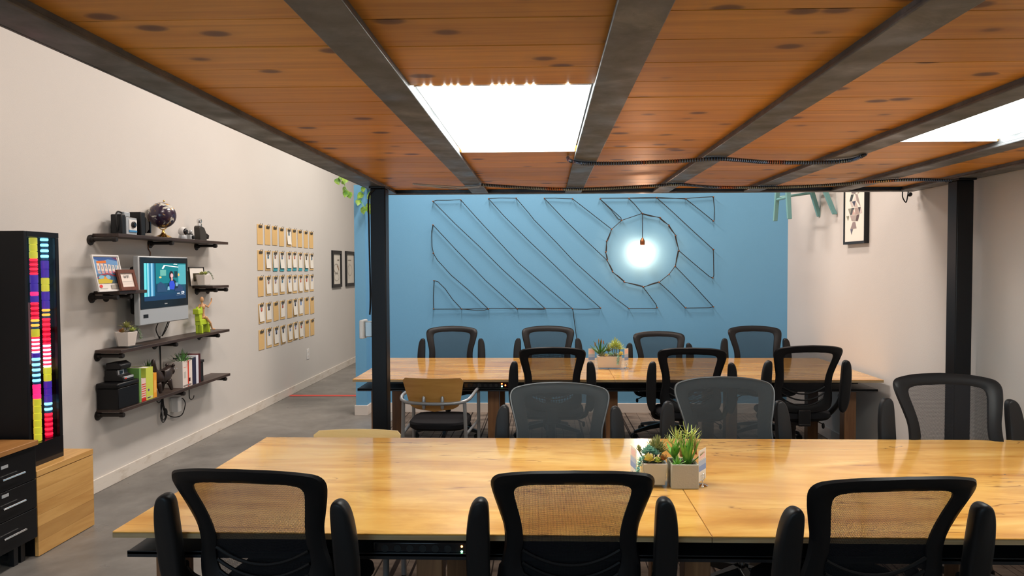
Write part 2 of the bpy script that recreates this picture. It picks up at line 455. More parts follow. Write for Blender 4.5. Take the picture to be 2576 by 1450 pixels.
# flat printed picture: polygons in 0..1, each with a colour, on a plane (origin, u vector, v vector, normal)
def picture(name, org, u, v, nrm, polys, m, parent, world=True, step=0.00012):
    mb = MB(); org = Vector(org); u = Vector(u); v = Vector(v); nrm = Vector(nrm)
    cols = []
    for i, (pts, c) in enumerate(polys):
        vs = [org + u * a + v * b + nrm * (step * (i + 1)) for a, b in pts]
        mb.add(vs, [tuple(range(len(vs)))]); cols.append(c)
    me = bpy.data.meshes.new(name)
    off = Vector((0, 0, 0)); q = parent
    while world and q is not None: off += q.location; q = q.parent
    me.from_pydata([tuple(p - off) for p in mb.v], [], mb.f); me.materials.append(m)
    at = me.color_attributes.new('pic', 'FLOAT_COLOR', 'CORNER')
    for p in me.polygons:
        for li in p.loop_indices: at.data[li].color = (*cols[p.index], 1)
    o = bpy.data.objects.new(name, me); COL.objects.link(o); o.parent = parent
    return o
def rect(a, b, c, d): return [(a, b), (c, b), (c, d), (a, d)]
def oval(cx, cy, rx, ry, n=14): return [(cx + rx * math.cos(2 * PI * i / n), cy + ry * math.sin(2 * PI * i / n)) for i in range(n)]
def text_obj(txt, size, name, m, parent, loc, rot, ext=0.0002):
    cu = bpy.data.curves.new(name, 'FONT'); cu.body = txt; cu.size = size; cu.align_x = 'CENTER'; cu.align_y = 'CENTER'; cu.extrude = ext
    to = bpy.data.objects.new('tmp_text', cu)
    me = bpy.data.meshes.new_from_object(to)
    bpy.data.objects.remove(to)
    me.materials.clear(); me.materials.append(m)
    o = bpy.data.objects.new(name, me); COL.objects.link(o); o.parent = parent
    off = Vector((0, 0, 0)); q = parent
    while q is not None: off += q.location; q = q.parent
    o.location = Vector(loc) - off; o.rotation_euler = rot
    return o

# ================================================================== ROOM SHELL
XL, XR, YB = -3.25, 2.66, 7.555
ROOF = 4.7
fl = struct(MB().box((XL - .1, -3, -.1), (5, 14.1, 0)), 'floor', M['concrete'], smooth=False)
TS = 0.5
for i in range(9):
    for j in range(18):
        x0 = -1.62 + i * .4755; y0 = -1.4 + j * .4975
        ti = MB().box((-.2372, -.2482, 0), (.2372, .2482, .006 + .0006 * ((i * 7 + j * 3) % 3))).build('carpet_tile', M['carpet'], fl, smooth=False) if (i, j) == (0, 0) else None
        if ti is None:
            ti = proto_tile.copy(); COL.objects.link(ti)
        else: proto_tile = ti
        ti.location = (x0 + .238, y0 + .249, 0)
struct(MB().box((XL - .15, -3, 0), (XL, 14.1, ROOF)), 'wall_left', M['wall_l'], smooth=False)
struct(MB().box((XR, -3, 0), (XR + .15, 7.75, ROOF)), 'wall_right', M['wall'], smooth=False)
bw = struct(MB().box((-1.955, YB, 0), (XR, YB + .14, 2.52)).box((-2.075, YB - .15, 0), (-1.955, YB + .14, 2.52)), 'wall_back', M['blue'], smooth=False)
MB().box((-2.075, YB - .15, 2.52), (-1.955, YB, 2.524)).box((-2.075, YB, 2.52), (XR, YB + .14, 2.524)).build('wall_cap', M['blue_top'], bw, smooth=False)
struct(MB().box((XL - .15, 14, 0), (5, 14.15, ROOF)), 'wall_far', M['wall'], smooth=False)
struct(MB().box((XL - .15, -3.1, 0), (5, -3, ROOF)), 'wall_front', M['wall'], smooth=False)
struct(MB().box((5, -3, 0), (5.1, 14.1, ROOF)), 'wall_side', M['wall'], smooth=False)
struct(MB().box((XL - .15, -3.1, ROOF), (5.1, 14.15, ROOF + .1)), 'ceiling_upper', M['wall'], smooth=False)
struct(MB().box((XL, -3, 0), (XL + .014, 14, .10)), 'baseboard_left', M['base_l'], bevel=.003)
struct(MB().box((-1.955, YB - .014, 0), (XR, YB, .11)).box((-2.089, YB - .164, 0), (-1.941, YB - .15, .11)).box((-1.955, YB - .15, 0), (-1.941, YB - .014, .11)).box((-2.089, YB - .15, 0), (-2.075, YB + .14, .11)), 'baseboard_back', M['base'], bevel=.003)
struct(MB().box((XR - .014, -3, 0), (XR, YB - .014, .11)), 'baseboard_right', M['base'], bevel=.003)
# red tape line across the corridor floor
a = onZ(722, 996, 0); b = onZ(889, 997, 0)
tape = MB().box((XL + .02, a.y - .04, .0008), (b.x + .1, a.y + .04, .004)).build('floor_tape', M['red_tape'], smooth=False)
tag(tape, 'thin red tape line across the grey concrete corridor floor', 'tape')

# ================================================================== LOFT DECK (planks on steel beams) and its posts
HP = CH + 0.53                    # underside of beams 2.15
PZ = HP + 0.028                   # underside of planks
YE = 4.95                         # far edge
deck = struct(MB().box((-1.17, -2.2, PZ + .034), (2.60, YE - .02, PZ + .16)), 'ceiling', M['black_cab'], smooth=False)
BX = [-1.12, -.458, .205, .826, 1.465, 2.08, 2.565]
for bx in BX:
    MB().box((bx - .058, -2.2, HP), (bx + .058, YE - .055, HP + .012)).box((bx - .05, -2.2, HP + .012), (bx + .05, YE - .055, PZ + .02)).build('steel_beam', M['steel'], deck, bevel=.003)
MB().box((-1.178, YE - .055, HP - .002), (2.623, YE, HP + .008)).box((-1.178, YE - .012, HP + .008), (2.623, YE, HP + .21)).build('edge_beam', M['steel'], deck, bevel=.003)
MB().box((-1.186, -2.2, HP + .0), (-1.178, YE, HP + .21)).build('side_beam', M['steel'], deck)
MB().box((2.623, -2.2, HP + .0), (2.631, YE, HP + .21)).build('side_beam', M['steel'], deck)
PW = .1905
P1 = (2.10, 3.31); P2 = (1.93, 3.13)       # depth of the two light panels
seams = [round(-2.2 + 0, 3)]
ys = [2.10 - PW * k for k in range(23, 0, -1)] + [2.10 + PW * k for k in range(0, 15)]
ys = [y for y in ys if y < YE - .03] + [YE - .056]
for bi in range(6):
    xa = BX[bi] + .0; xb = BX[bi + 1] - .0
    jit = (0.0, 0.012, -0.016, 0.008, -0.012, 0.0)[bi]
    hole = {1: P1, 4: P2}.get(bi)
    for k in range(len(ys) - 1):
        y0, y1 = ys[k], ys[k + 1]
        if 0 < k: y0 += jit
        if k < len(ys) - 2: y1 += jit
        segs = [(y0, y1)]
        if hole:
            segs = []
            if y0 < hole[0]: segs.append((y0, min(y1, hole[0])))
            if y1 > hole[1]: segs.append((max(y0, hole[1]), y1))
        for a, b in segs:
            if b - a < .02: continue
            g = .0012
            mb = MB().box((xa - (xa + xb) / 2 + .0005, -(b - a) / 2 + g, 0), ((xb - xa) / 2 - .0005, (b - a) / 2 - g, .03))
            p = mb.build('plank', M['plank'], deck, smooth=False, bevel=.002, seg=1)
            p.location = ((xa + xb) / 2, (a + b) / 2, PZ + random.uniform(-.0008, .0008))
# light panels set between beams
def light_panel(x0, x1, y0, y1, label):
    th = thing('light_panel', label, 'light panel', ((x0 + x1) / 2, (y0 + y1) / 2, PZ), group=None)
    MB().box((x0, y0, PZ + .008), (x1, y1, PZ + .013)).build('diffuser', M['panel'], th, world=True, smooth=False)
    f = MB()
    for k in range(26):
        if random.random() < .5: continue
        xx = x0 + (x1 - x0) * (k + .5) / 26
        f.box((xx - .003, y0 - .004, PZ - .003), (xx + .003, y0, PZ + .0))
    f.build('gap_glint', M['panel'], th, world=True, smooth=False, kind='stuff')  # glowing dots stand in for light sparkling through gaps at the near edge
    for a, b in ((y1 - .006, y1), (y0, y0 + .004)): MB().box((x0, a, PZ - .002), (x1, b, PZ + .008)).build('panel_edge', M['white'], th, world=True, smooth=False)
    return th
light_panel(BX[1] + .059, BX[2] - .059, P1[0], P1[1], 'rectangular glowing light panel between the second and third steel beams')
light_panel(BX[4] + .059, BX[5] - .059, P2[0], P2[1], 'glowing light panel cut by the right edge of the photo')

def post(x0, y0, w, label):
    th = thing('steel_post', label, 'post', (x0 + w / 2, y0 + w / 2, 0))
    MB().box((x0, y0, .012), (x0 + w, y0 + w, HP - .012)).build('post_shaft', M['post'], th, world=True, bevel=.006)
    MB().box((x0 - .03, y0 - .03, 0.0), (x0 + w + .03, y0 + w + .03, .012)).build('base_plate', M['post'], th, world=True, bevel=.002)
    MB().box((x0 - .004, y0 - .02, HP - .012), (x0 + w + .004, y0 + w + .02, HP)).build('cap_plate', M['post'], th, world=True, bevel=.002)
    return th
pL = onY(933, 700, 4.44); pR = onY(2405, 700, 4.22)
LPX = pL.x
post(LPX, 4.44, .1, 'black square steel post at the left corner of the loft, before the far table')
RPX = min(pR.x, XR - .125)
post(RPX, 4.22, .1, 'black square steel post standing against the right wall')
# cable running down the left post, with the utility box behind it
cb = MB().tube(spline([(LPX + .03, 4.432, HP - .02), (LPX - .006, 4.43, HP - .07), (LPX - .012, 4.45, 1.9), (LPX - .012, 4.47, 1.45), (LPX - .02, 4.48, 1.31)], 8), .006, 6)
tag(cb.build('post_cable', M['rubber']), 'thin black cable clipped down the left post to a switch box', 'cable')
z = onY(920, 828, 4.5).z
sb = thing('switch_box', 'galvanised switch box with white cover fixed beside the post near the corridor', 'electrical box', (LPX - .03, 4.50, z))
MB().box((LPX - .052, 4.47, z - .052), (LPX - .001, 4.53, z + .052)).build('metal_box', M['galv'], sb, world=True, bevel=.006)
MB().box((LPX - .082, 4.44, z - .062), (LPX - .053, 4.56, z + .062)).build('cover', M['white'], sb, world=True, bevel=.008)

# armoured conduits under the deck
def conduit(pts, label, r=.0105):
    path = spline(pts, 14)
    th = thing('armoured_cable', label, 'cable', tuple(path[0]))
    mb = MB().tube(path, r * .8, 8)
    mb.build('cable_core', M['black_metal'], th, world=True)
    rings = MB(); acc = 0
    L = [0]
    for i in range(1, len(path)): L.append(L[-1] + (path[i] - path[i - 1]).length)
    n = int(L[-1] / .0125); j = 0
    for q in range(n):
        s_ = (q + .5) * .0125
        while L[j + 1] < s_: j += 1
        p = path[j].lerp(path[j + 1], (s_ - L[j]) / (L[j + 1] - L[j])); d = (path[j + 1] - path[j]).normalized()
        rings.tube([p - d * .003, p + d * .003], r, 8, cap=False)
    rings.build('spiral_armour', M['cablering'], th, world=True, kind='stuff')
    return th
m = mat('blue_steel_spiral', (0.10, 0.16, 0.28), 0.3, 0.85); t = NT(m); v = t.coord((3.5, 1, 1))
t.color(t.ramp(t.noise(v, 1.0, 1), [(0.4, (0.16, 0.24, 0.42)), (0.55, (0.22, 0.36, 0.62)), (0.6, (0.45, 0.14, 0.06)), (0.64, (0.5, 0.45, 0.32)), (0.68, (0.14, 0.17, 0.26))])); M['cablering'] = m
zc = HP - .012
def cpts(px, z_=None): return [tuple(onZ(a, b, (z_ or zc) + dz)) for a, b, dz in px]
conduit(cpts([(1428, 397, .03), (1436, 405, .0), (1470, 411, 0), (1560, 411, 0), (1700, 406, 0), (1810, 400, 0), (1930, 408, 0), (2060, 409, 0), (2135, 404, 0), (2172, 391, .005), (2178, 384, .03)]), 'blue armoured cable sagging between the two light panels')
conduit(cpts([(1212, 465, .0), (1300, 471, 0), (1420, 476, 0), (1520, 474, 0), (1640, 468, 0), (1708, 464, 0), (1800, 471, 0), (1950, 471, 0), (2080, 466, 0), (2200, 457, 0), (2300, 452, 0), (2395, 454, 0)]), 'dark armoured cable running along the far edge of the loft to the right post')
tag(MB().tube([onZ(1038, 463, zc + .006), onZ(1110, 468, zc), onZ(1160, 471, zc), onZ(1205, 470, zc)] , .006, 6).tube([onZ(1042, 463, zc + .004), onZ(1110, 472, zc - .003), onZ(1150, 475, zc - .003), onZ(1208, 468, zc)], .006, 6).build('loose_cable', M['silver']), 'loose end of grey cable hanging below the second steel beam', 'cable')
q = onY(2283, 488, YE + .01)
cl = thing('cable_coil', 'small dark cable loop hanging at the far right corner of the loft', 'cable', tuple(q))
MB().tube(spline([(q.x - .03, YE + .02, HP + .005), (q.x - .028, YE + .02, HP - .04), (q.x - .005, YE + .02, HP - .075), (q.x + .006, YE + .02, HP - .03), (q.x + .01, YE + .02, HP + .005)], 6), .004, 6).build('loop', M['rubber'], cl, world=True)
MB().sphere((q.x + .022, YE + .02, HP - .018), .017, 10, 6).build('plug', M['black_metal'], cl, world=True)

# ================================================================== TABLES
TH = 0.74
def table(x0, x1, y0, y1, xs, legs, label):
    th = thing('work_table', label, 'table', ((x0 + x1) / 2, (y0 + y1) / 2, 0))
    for a, b in ((x0, xs - .0012), (xs + .0012, x1)):
        tp = MB().box((a, y0, TH - .006), (b, y1, TH)).build('tabletop', M['veneer'], th, world=True, smooth=False, bevel=.0015, seg=1)
        MB().box((a, y0 + .0008, TH - .022), (b, y1 - .0008, TH - .0062)).build('plywood_edge', M['ply_edge'], tp, world=True, smooth=False)
    # black steel tray rail under the top
    MB().box((x0 + .12, y0 + .17, TH - .062), (x1 - .12, y0 + .21, TH - .022)).box((x0 + .12, y1 - .21, TH - .062), (x1 - .12, y1 - .17, TH - .022)).build('support_rail', M['black_metal'], th, world=True, smooth=False)
    MB().box((x0 + .03, y0 + .03, TH - .090), (x1 - .03, y0 + .50, TH - .080)).box((x0 + .03, y0 + .03, TH - .1), (x1 - .03, y0 + .036, TH - .078)).build('cable_tray', M['black_metal'], th, world=True, smooth=False, bevel=.001)
    MB().box((x0 + .03, y1 - .50, TH - .090), (x1 - .03, y1 - .03, TH - .080)).build('cable_tray', M['black_metal'], th, world=True, smooth=False, bevel=.001)
    for lx in legs:
        MB().box((lx - .045, y0 + .2, TH - .115), (lx + .045, y1 - .2, TH - .092)).build('cross_bar', M['black_metal'], th, world=True, smooth=False)
        for ly in (y0 + .21, y1 - .30):
            MB().box((lx - .047, ly, .006), (lx + .047, ly + .09, TH - .117)).build('leg', M['leg_wood'], th, world=True, bevel=.004)
    return th
T1 = (-1.45, 2.56, 2.22, 3.49); T2 = (-1.52, 2.62, 5.33, 6.60)
LX = [-1.38, -.42, .545, 1.51, 2.46]
table(*T1, .545, LX, "long honey coloured plywood table closest to the camera, carrying two square planters")
table(*T2, .55, LX, "long honey coloured plywood table standing before the blue wall, carrying the trough planter")
def power(x0, x1, y, leds, label, z=TH - .078):
    th = thing('power_strip', label, 'power strip', ((x0 + x1) / 2, y + .02, z))
    MB().box((x0, y, z), (x1, y + .05, z + .042)).build('strip_body', M['black_gloss'], th, world=True, bevel=.004)
    for k in range(6):
        xx = x0 + .04 + (x1 - x0 - .1) * k / 6
        MB().lathe([(.013, -.001), (.013, 0)], (xx, y - .0005, z + .021), 10, 'Y').build('socket', M['rubber'], th, world=True)
    for lx, lz, mm, s in leds:
        MB().sphere((lx, y - .001, lz), s, 8, 5).build('indicator_light', M[mm], th, world=True)
def ledp(px, py, y): p = onY(px, py, y); return p.x, p.z
yy = T1[2] + .04
L_ = [(*ledp(1161.7, 1375.5, yy), 'led_o', .0036), (*ledp(1161.7, 1388.4, yy), 'led_g', .0036), (*ledp(1180.7, 1384.6, yy), 'led_r', .0042)]
zz = min(a[1] for a in L_) - .012
power(L_[0][0] - .30, L_[2][0] + .03, yy, L_, "black power strip with green and red lights under the near table", zz)
yy = T2[2] + .04
L_ = [(*ledp(1262.4, 966, yy), 'led_r', .006), (*ledp(1262.4, 972.5, yy), 'led_g', .006), (*ledp(1271.3, 970, yy), 'led_r', .006)]
power(L_[0][0] - .30, L_[2][0] + .03, yy, L_, 'black power strip with green light under the left half of the far table', min(a[1] for a in L_) - .014)
L_ = [(*ledp(1911.5, 965.7, yy), 'led_r', .005), (*ledp(1920.6, 968.8, yy), 'led_r', .006)]
power(L_[0][0] - .30, L_[1][0] + .03, yy, L_, 'black power strip with two red lights under the right half of the far table', min(a[1] for a in L_) - .014)

# ================================================================== OFFICE CHAIRS
def back_y(x, z):
    s_ = (z - .5) / .5
    return -.205 - .15 * s_ + .045 * math.sin(PI * min(1, max(0, s_))) + .55 * x * x
def half(pts, n=64):
    sp = spline(pts, 10)
    L = [0]
    for i in range(1, len(sp)): L.append(L[-1] + (sp[i] - sp[i - 1]).length)
    out = []
    j = 0
    for k in range(n + 1):
        s_ = L[-1] * k / n
        while j < len(sp) - 2 and L[j + 1] < s_: j += 1
        f = (s_ - L[j]) / max(1e-9, L[j + 1] - L[j]); p = sp[j].lerp(sp[j + 1], f)
        out.append((p.x, p.y))
    return out
OUT = half([(0, 1.0), (.12, .995), (.205, .982), (.238, .968), (.250, .94), (.243, .895), (.226, .83), (.212, .77), (.212, .70), (.224, .63), (.222, .565), (.195, .525), (.10, .505), (0, .50)], 80)
INN = half([(0, .947), (.11, .943), (.158, .935), (.176, .922), (.178, .895), (.167, .84), (.156, .78), (.152, .72), (.160, .67), (.154, .62), (.125, .582), (.06, .563), (0, .558)], 80)
def full(h): return h + [(-x, z) for x, z in h[-2:0:-1]]
OF, IF_ = full(OUT), full(INN)
def back_ring(th=.028):
    mb = MB(); n = len(OF)
    secs = [(0, 0), (.12, .8), (.4, 1), (.75, .9), (1, .25), (1, -.25), (.75, -.8), (.4, -1), (.12, -.8)]
    k = len(secs)
    for i in range(n):
        for u, h in secs:
            x = OF[i][0] * (1 - u) + IF_[i][0] * u; z = OF[i][1] * (1 - u) + IF_[i][1] * u
            mb.v.append(Vector((x, back_y(x, z) + h * th / 2, z)))
    for i in range(n):
        for j in range(k):
            mb.f.append((i * k + j, i * k + (j + 1) % k, ((i + 1) % n) * k + (j + 1) % k, ((i + 1) % n) * k + j))
    return mb
def net_panel(outline, off, sc=1.01, zc_=.76):
    mb = MB(); n = len(outline); rings = [0.02, .3, .55, .8, sc]
    for r_ in rings:
        for x, z in outline:
            X = x * r_; Z = zc_ + (z - zc_) * r_
            mb.v.append(Vector((X, back_y(X, Z) + off, Z)))
    for k in range(len(rings) - 1):
        for i in range(n):
            mb.f.append((k * n + i, k * n + (i + 1) % n, (k + 1) * n + (i + 1) % n, (k + 1) * n + i))
    mb.f.append(tuple(range(n)))
    return mb
def arm_pad(sx):
    o = [(.262, .58), (.259, .68), (.2585, .80), (.260, .875), (.266, .899), (.277, .908), (.291, .907), (.305, .893), (.316, .86), (.3235, .80), (.3265, .72), (.325, .64), (.316, .575), (.298, .535), (.276, .535)]
    o = [(p.x, p.y - .022) for p in spline(o, 3, closed=True)]
    mb = MB(); n = len(o); cx = .29; cz = .75
    lay = [(-.026, .62), (-.0245, .80), (-.020, .93), (-.012, .985), (-.002, 1.0), (.008, .995), (.016, .95), (.021, .86), (.023, .68)]
    for h, s_ in lay:
        for x, z in o:
            mb.v.append(Vector((sx * (cx + (x - cx) * s_ * 1.1), -.245 + h - .16 * (z - .72) + .0, cz + (z - cz) * (1 - (1 - s_) * .25))))
    for k in range(len(lay) - 1):
        for i in range(n): mb.f.append((k * n + i, k * n + (i + 1) % n, (k + 1) * n + (i + 1) % n, (k + 1) * n + i))
    mb.f.append(tuple(range(n))); mb.f.append(tuple((len(lay) - 1) * n + i for i in range(n))[::-1])
    return mb
def office_chair(label, grey=False):
    th = thing('office_chair', label, 'chair')
    if grey:
        back_ring(.022).build('back_frame', M['frame_grey'], th)
        net_panel(OF, .020, 1.0).build('mesh_back', M['net_grey'], th)
        MB().tube([(x * 1.0, back_y(x, z) + .018, z) for x, z in OF], .005, 6, closed=True).build('piping', M['frame_grey'], th)
    else:
        back_ring(.03).build('back_frame', M['frame_black'], th)
        net_panel(IF_, .006, 1.03).build('mesh_back', M['net'], th)
    # lumbar: three curved slats and the spine plate
    for k, zc_ in enumerate((.555, .595, .64)):
        w_ = (.15, .155, .155)[k]
        pts = [(w_ * u, back_y(w_ * u, zc_ + .05 * u * u) - .002, zc_ + .05 * u * u) for u in [i / 8 - 1 for i in range(17)]]
        mb = MB().tube(pts, .006, 6); mb.build('lumbar_slat', M['frame_black'], th)
    MB().box((-.045, back_y(0, .53) - .03, .43), (.045, back_y(0, .53) - .014, .53)).box((-.045, -.24, .415), (.045, .03, .435)).build('back_bracket', M['black'], th, bevel=.006)
    # seat
    o = []
    for i in range(28):
        a = 2 * PI * i / 28; ca, sa = math.cos(a), math.sin(a)
        o.append((.25 * abs(ca) ** .5 * (1 if ca > 0 else -1), .02 + .235 * abs(sa) ** .5 * (1 if sa > 0 else -1)))
    mb = MB(); n = 28
    for zz_, s_ in ((.436, .82), (.445, .93), (.465, 1.0), (.49, .985), (.505, .92), (.512, .75)):
        for x, y in o: mb.v.append(Vector((x * s_, .02 + (y - .02) * s_, zz_ - .02 * max(0, (y - .12)) / .14 * 1)))
    for k in range(5):
        for i in range(n): mb.f.append((k * n + i, k * n + (i + 1) % n, (k + 1) * n + (i + 1) % n, (k + 1) * n + i))
    mb.f.append(tuple(range(n))[::-1]); mb.f.append(tuple(5 * n + i for i in range(n)))
    mb.build('seat', M['fabric'], th)
    MB().box((-.07, -.08, .385), (.07, .10, .432)).build('tilt_mechanism', M['black_metal'], th, bevel=.008)
    lv = MB().tube([(.05, .02, .40), (.20, .02, .398), (.245, .02, .375)], .005, 6).sphere((.25, .02, .362), .016, 8, 6, (.8, .8, 1.4))
    lv.build('lever', M['black'], th)
    for sx in (-1, 1):
        ap = arm_pad(sx).build('armrest', M['arm'], th)
        MB().lathe([(.022, -.012), (.022, .012)], (sx * .272, -.215, .62), 14, 'X').lathe([(.008, -.014), (.008, .014)], (sx * .272, -.215, .62), 8, 'X').build('pivot', M['black'], ap)
        pts = spline([(sx * .275, -.215, .62), (sx * .275, -.17, .565), (sx * .27, -.09, .50), (sx * .262, -.01, .445), (sx * .225, .02, .420), (sx * .12, .02, .418)], 4)
        MB().tube(pts, .019, 8).build('arm_bracket', M['black'], th)
    MB().lathe([(.026, .24), (.026, .34), (.030, .345), (.030, .386)], (0, .0, 0), 16).build('gas_lift_cover', M['black'], th)
    MB().lathe([(.016, .11), (.016, .25)], (0, 0, 0), 14).build('gas_lift', M['chrome'], th)
    hub = MB().lathe([(.035, .07), (.045, .09), (.04, .125), (.026, .135)], (0, 0, 0), 16).build('base_hub', M['black'], th)
    for k in range(5):
        a = 2 * PI * k / 5 + .3
        ca, sa = math.cos(a), math.sin(a)
        leg = MB()
        secs = [(.03, .125, .030, .022), (.16, .105, .022, .018), (.30, .072, .018, .012)]
        for r_, z_, hw, hh in secs:
            for dx, dz in ((-1, -1), (1, -1), (.7, 1), (-.7, 1)):
                leg.v.append(Vector((ca * r_ - sa * hw * dx, sa * r_ + ca * hw * dx, z_ + hh * dz)))
        for q_ in range(2):
            for j in range(4): leg.f.append((q_ * 4 + j, q_ * 4 + (j + 1) % 4, q_ * 4 + 4 + (j + 1) % 4, q_ * 4 + 4 + j))
        leg.f += [(0, 1, 2, 3), (8, 9, 10, 11)]
        lo = leg.build('base_leg', M['black'], th, bevel=.004)
        cx, cy = ca * .298, sa * .298
        cs = MB()
        for dd in (-.013, .013):
            c0 = Vector((cx - sa * dd, cy + ca * dd, .0325)); ax = Vector((-sa, ca, 0))
            cs.tube([c0 - ax * .008, c0 + ax * .008], .026, 14)
        cs.tube([(cx, cy, .03), (cx, cy, .068)], .007, 6)
        cs.build('caster', M['rubber'], lo)
    return th
M['frame_grey'] = mat('dark_grey_chair_frame', (0.045, 0.052, 0.058), 0.45)
M['arm'] = mat('soft_black_arm_pad', (0.009, 0.009, 0.010), 0.45, spec=.3)

CZ = .006
def put(o, px, dist, rz=0, s=1.0, zs=None):
    """the back of the chair stands on the sight line px at depth dist"""
    d = ray(px, 1100); bx = d.x / d.y * dist
    v_ = Matrix.Rotation(rz, 3, 'Z') @ Vector((0, -.33, 0))
    o.location = (bx - v_.x * s, dist - v_.y * s, CZ)
    o.rotation_euler = (0, 0, rz)
    o.scale = (s, s, zs or s)
GN = 'mesh back office chairs'
blk = office_chair("black mesh chair seen from behind beside the black cabinet end of the near table")
put(blk, 604, 2.07, R(-5), 1.03, 1.0)
def more(src, px, d, rz, s, label, zs=None):
    c = copy_tree(src); put(c, px, d, rz, s, zs); c['label'] = label; return c
blk['group'] = GN
more(blk, 1443, 2.09, R(1.5), 1.035, "black mesh chair seen from behind in front of the near table's red and green lights", 0.995)
more(blk, 2270, 2.03, R(5), 1.045, "large black mesh chair seen from behind, rightmost of the three at the near table", 1.0)
more(blk, 1390, 5.02, R(0), 1.0, "black mesh chair seen from behind at the far table, left of the trough planter", 1.03)
more(blk, 1742, 4.98, R(-6), 1.0, "black mesh chair seen from behind at the far table, right of the trough planter", 1.03)
more(blk, 2038, 4.95, R(2), 1.0, "black mesh chair seen from behind at the far table, lumbar slats showing", 1.05)
more(blk, 1140, 6.78, R(180), 1.02, "black mesh chair facing the camera behind the far table, beyond the wooden guest chair", 1.03)
more(blk, 1379, 6.80, R(180), 1.04, "black mesh chair behind the far table, beside the cord dropping from the wall art", 1.03)
more(blk, 1655, 6.80, R(180), 1.02, "lowest black mesh chair behind the far table, just right of the trough planter", .975)
more(blk, 1893, 6.78, R(180), 1.04, "black mesh chair behind the far table, where the blue wall meets the white one", 1.03)
more(blk, 2369, 3.62, R(176), 1.07, "black mesh chair behind the near table, in front of the steel post by the wall", 1.05)
gry = office_chair("grey mesh office chair behind the near table, left of its potted succulents", True)
gry['group'] = GN
put(gry, 1408, 3.70, R(178), 1.05, .985)
more(gry, 1812, 3.68, R(183), 1.05, "grey mesh office chair behind the near table, directly behind its potted succulents", 1.02)

# wooden guest chairs with silver tube frames
def guest_chair(label, m):
    th = thing('guest_chair', label, 'chair')
    # ply back
    n = 20; mb = MB(); rows = 14
    def hw(z):
        u = (z - .56) / .26
        if u > .9: return .222 - .022 * ((u - .9) / .1) ** 2
        if u > .25: return .188 + .034 * ((u - .25) / .65)
        return .188 * math.sqrt(max(0.0, 1 - ((.25 - u) / .25) ** 2)) ** .9
    for side in (-.006, .006):
        for k in range(rows + 1):
            z = .56 + .26 * (k / rows) ** 1.0
            for i in range(n + 1):
                x = hw(z) * (2 * i / n - 1)
                mb.v.append(Vector((x, -.245 - .10 * (z - .56) / .26 + .9 * x * x + side, z)))
    st = (rows + 1) * (n + 1)
    for s_ in (0, 1):
        for k in range(rows):
            for i in range(n):
                a = s_ * st + k * (n + 1) + i
                mb.f.append((a, a + 1, a + n + 2, a + n + 1))
    for k in range(rows):
        for i in (0, n):
            a = k * (n + 1) + i; mb.f.append((a, a + n + 1, a + n + 1 + st, a + st))
    for i in range(n):
        for k in (0, rows):
            a = k * (n + 1) + i; mb.f.append((a, a + 1, a + 1 + st, a + st))
    mb.build('backrest', m, th)
    # silver bow: arms running round behind the back
    bow = spline([(-.26, .20, .655), (-.262, .0, .66), (-.262, -.15, .66), (-.24, -.245, .645), (-.17, -.30, .635), (0, -.315, .63), (.17, -.30, .635), (.24, -.245, .645), (.262, -.15, .66), (.262, 0, .66), (.26, .20, .655)], 6)
    MB().tube(bow, .0125, 10).build('arm_bow', M['grey_tube'], th)
    for sx in (-1, 1):
        MB().tube([(sx * .225, -.27, .635), (sx * .235, -.26, .30), (sx * .24, -.25, .006)], .0135, 10).build('leg', M['grey_tube'], th)
        MB().tube([(sx * .26, .20, .655), (sx * .262, .215, .63), (sx * .262, .22, .35), (sx * .262, .23, .006)], .0135, 10).build('leg', M['grey_tube'], th)
        MB().tube([(sx * .235, -.26, .40), (sx * .25, 0, .40), (sx * .262, .22, .40)], .010, 8).build('side_rail', M['grey_tube'], th)
        MB().lathe([(.003, -.05), (.012, -.04), (.014, 0), (.012, .04), (.003, .05)], (sx * .068, -.302, .635), 10).build('back_clip', M['grey_tube'], th)
    o = []
    for i in range(24):
        a = 2 * PI * i / 24; ca, sa = math.cos(a), math.sin(a)
        o.append((.225 * abs(ca) ** .55 * (1 if ca > 0 else -1), .0 + .22 * abs(sa) ** .55 * (1 if sa > 0 else -1)))
    mb = MB()
    for zz_, s_ in ((.405, .9), (.42, .98), (.45, 1.0), (.465, .96), (.472, .8)):
        for x, y in o: mb.v.append(Vector((x * s_, y * s_, zz_)))
    for k in range(4):
        for i in range(24): mb.f.append((k * 24 + i, k * 24 + (i + 1) % 24, (k + 1) * 24 + (i + 1) % 24, (k + 1) * 24 + i))
    mb.f.append(tuple(range(24))[::-1]); mb.f.append(tuple(96 + i for i in range(24)))
    mb.build('seat', M['fabric'], th)
    return th
g1 = guest_chair("wooden back guest chair with silver tube frame at the far table", M['chair_ply'])
put(g1, 1088, 4.86, R(-2), 1.0); g1['group'] = 'wooden back guest chairs'
g2 = guest_chair("pale wooden guest chair with only its top showing beyond the near table", M['chair_ply_pale'])
put(g2, 904, 3.60, R(180), 1.05, .912); g2['group'] = 'wooden back guest chairs'

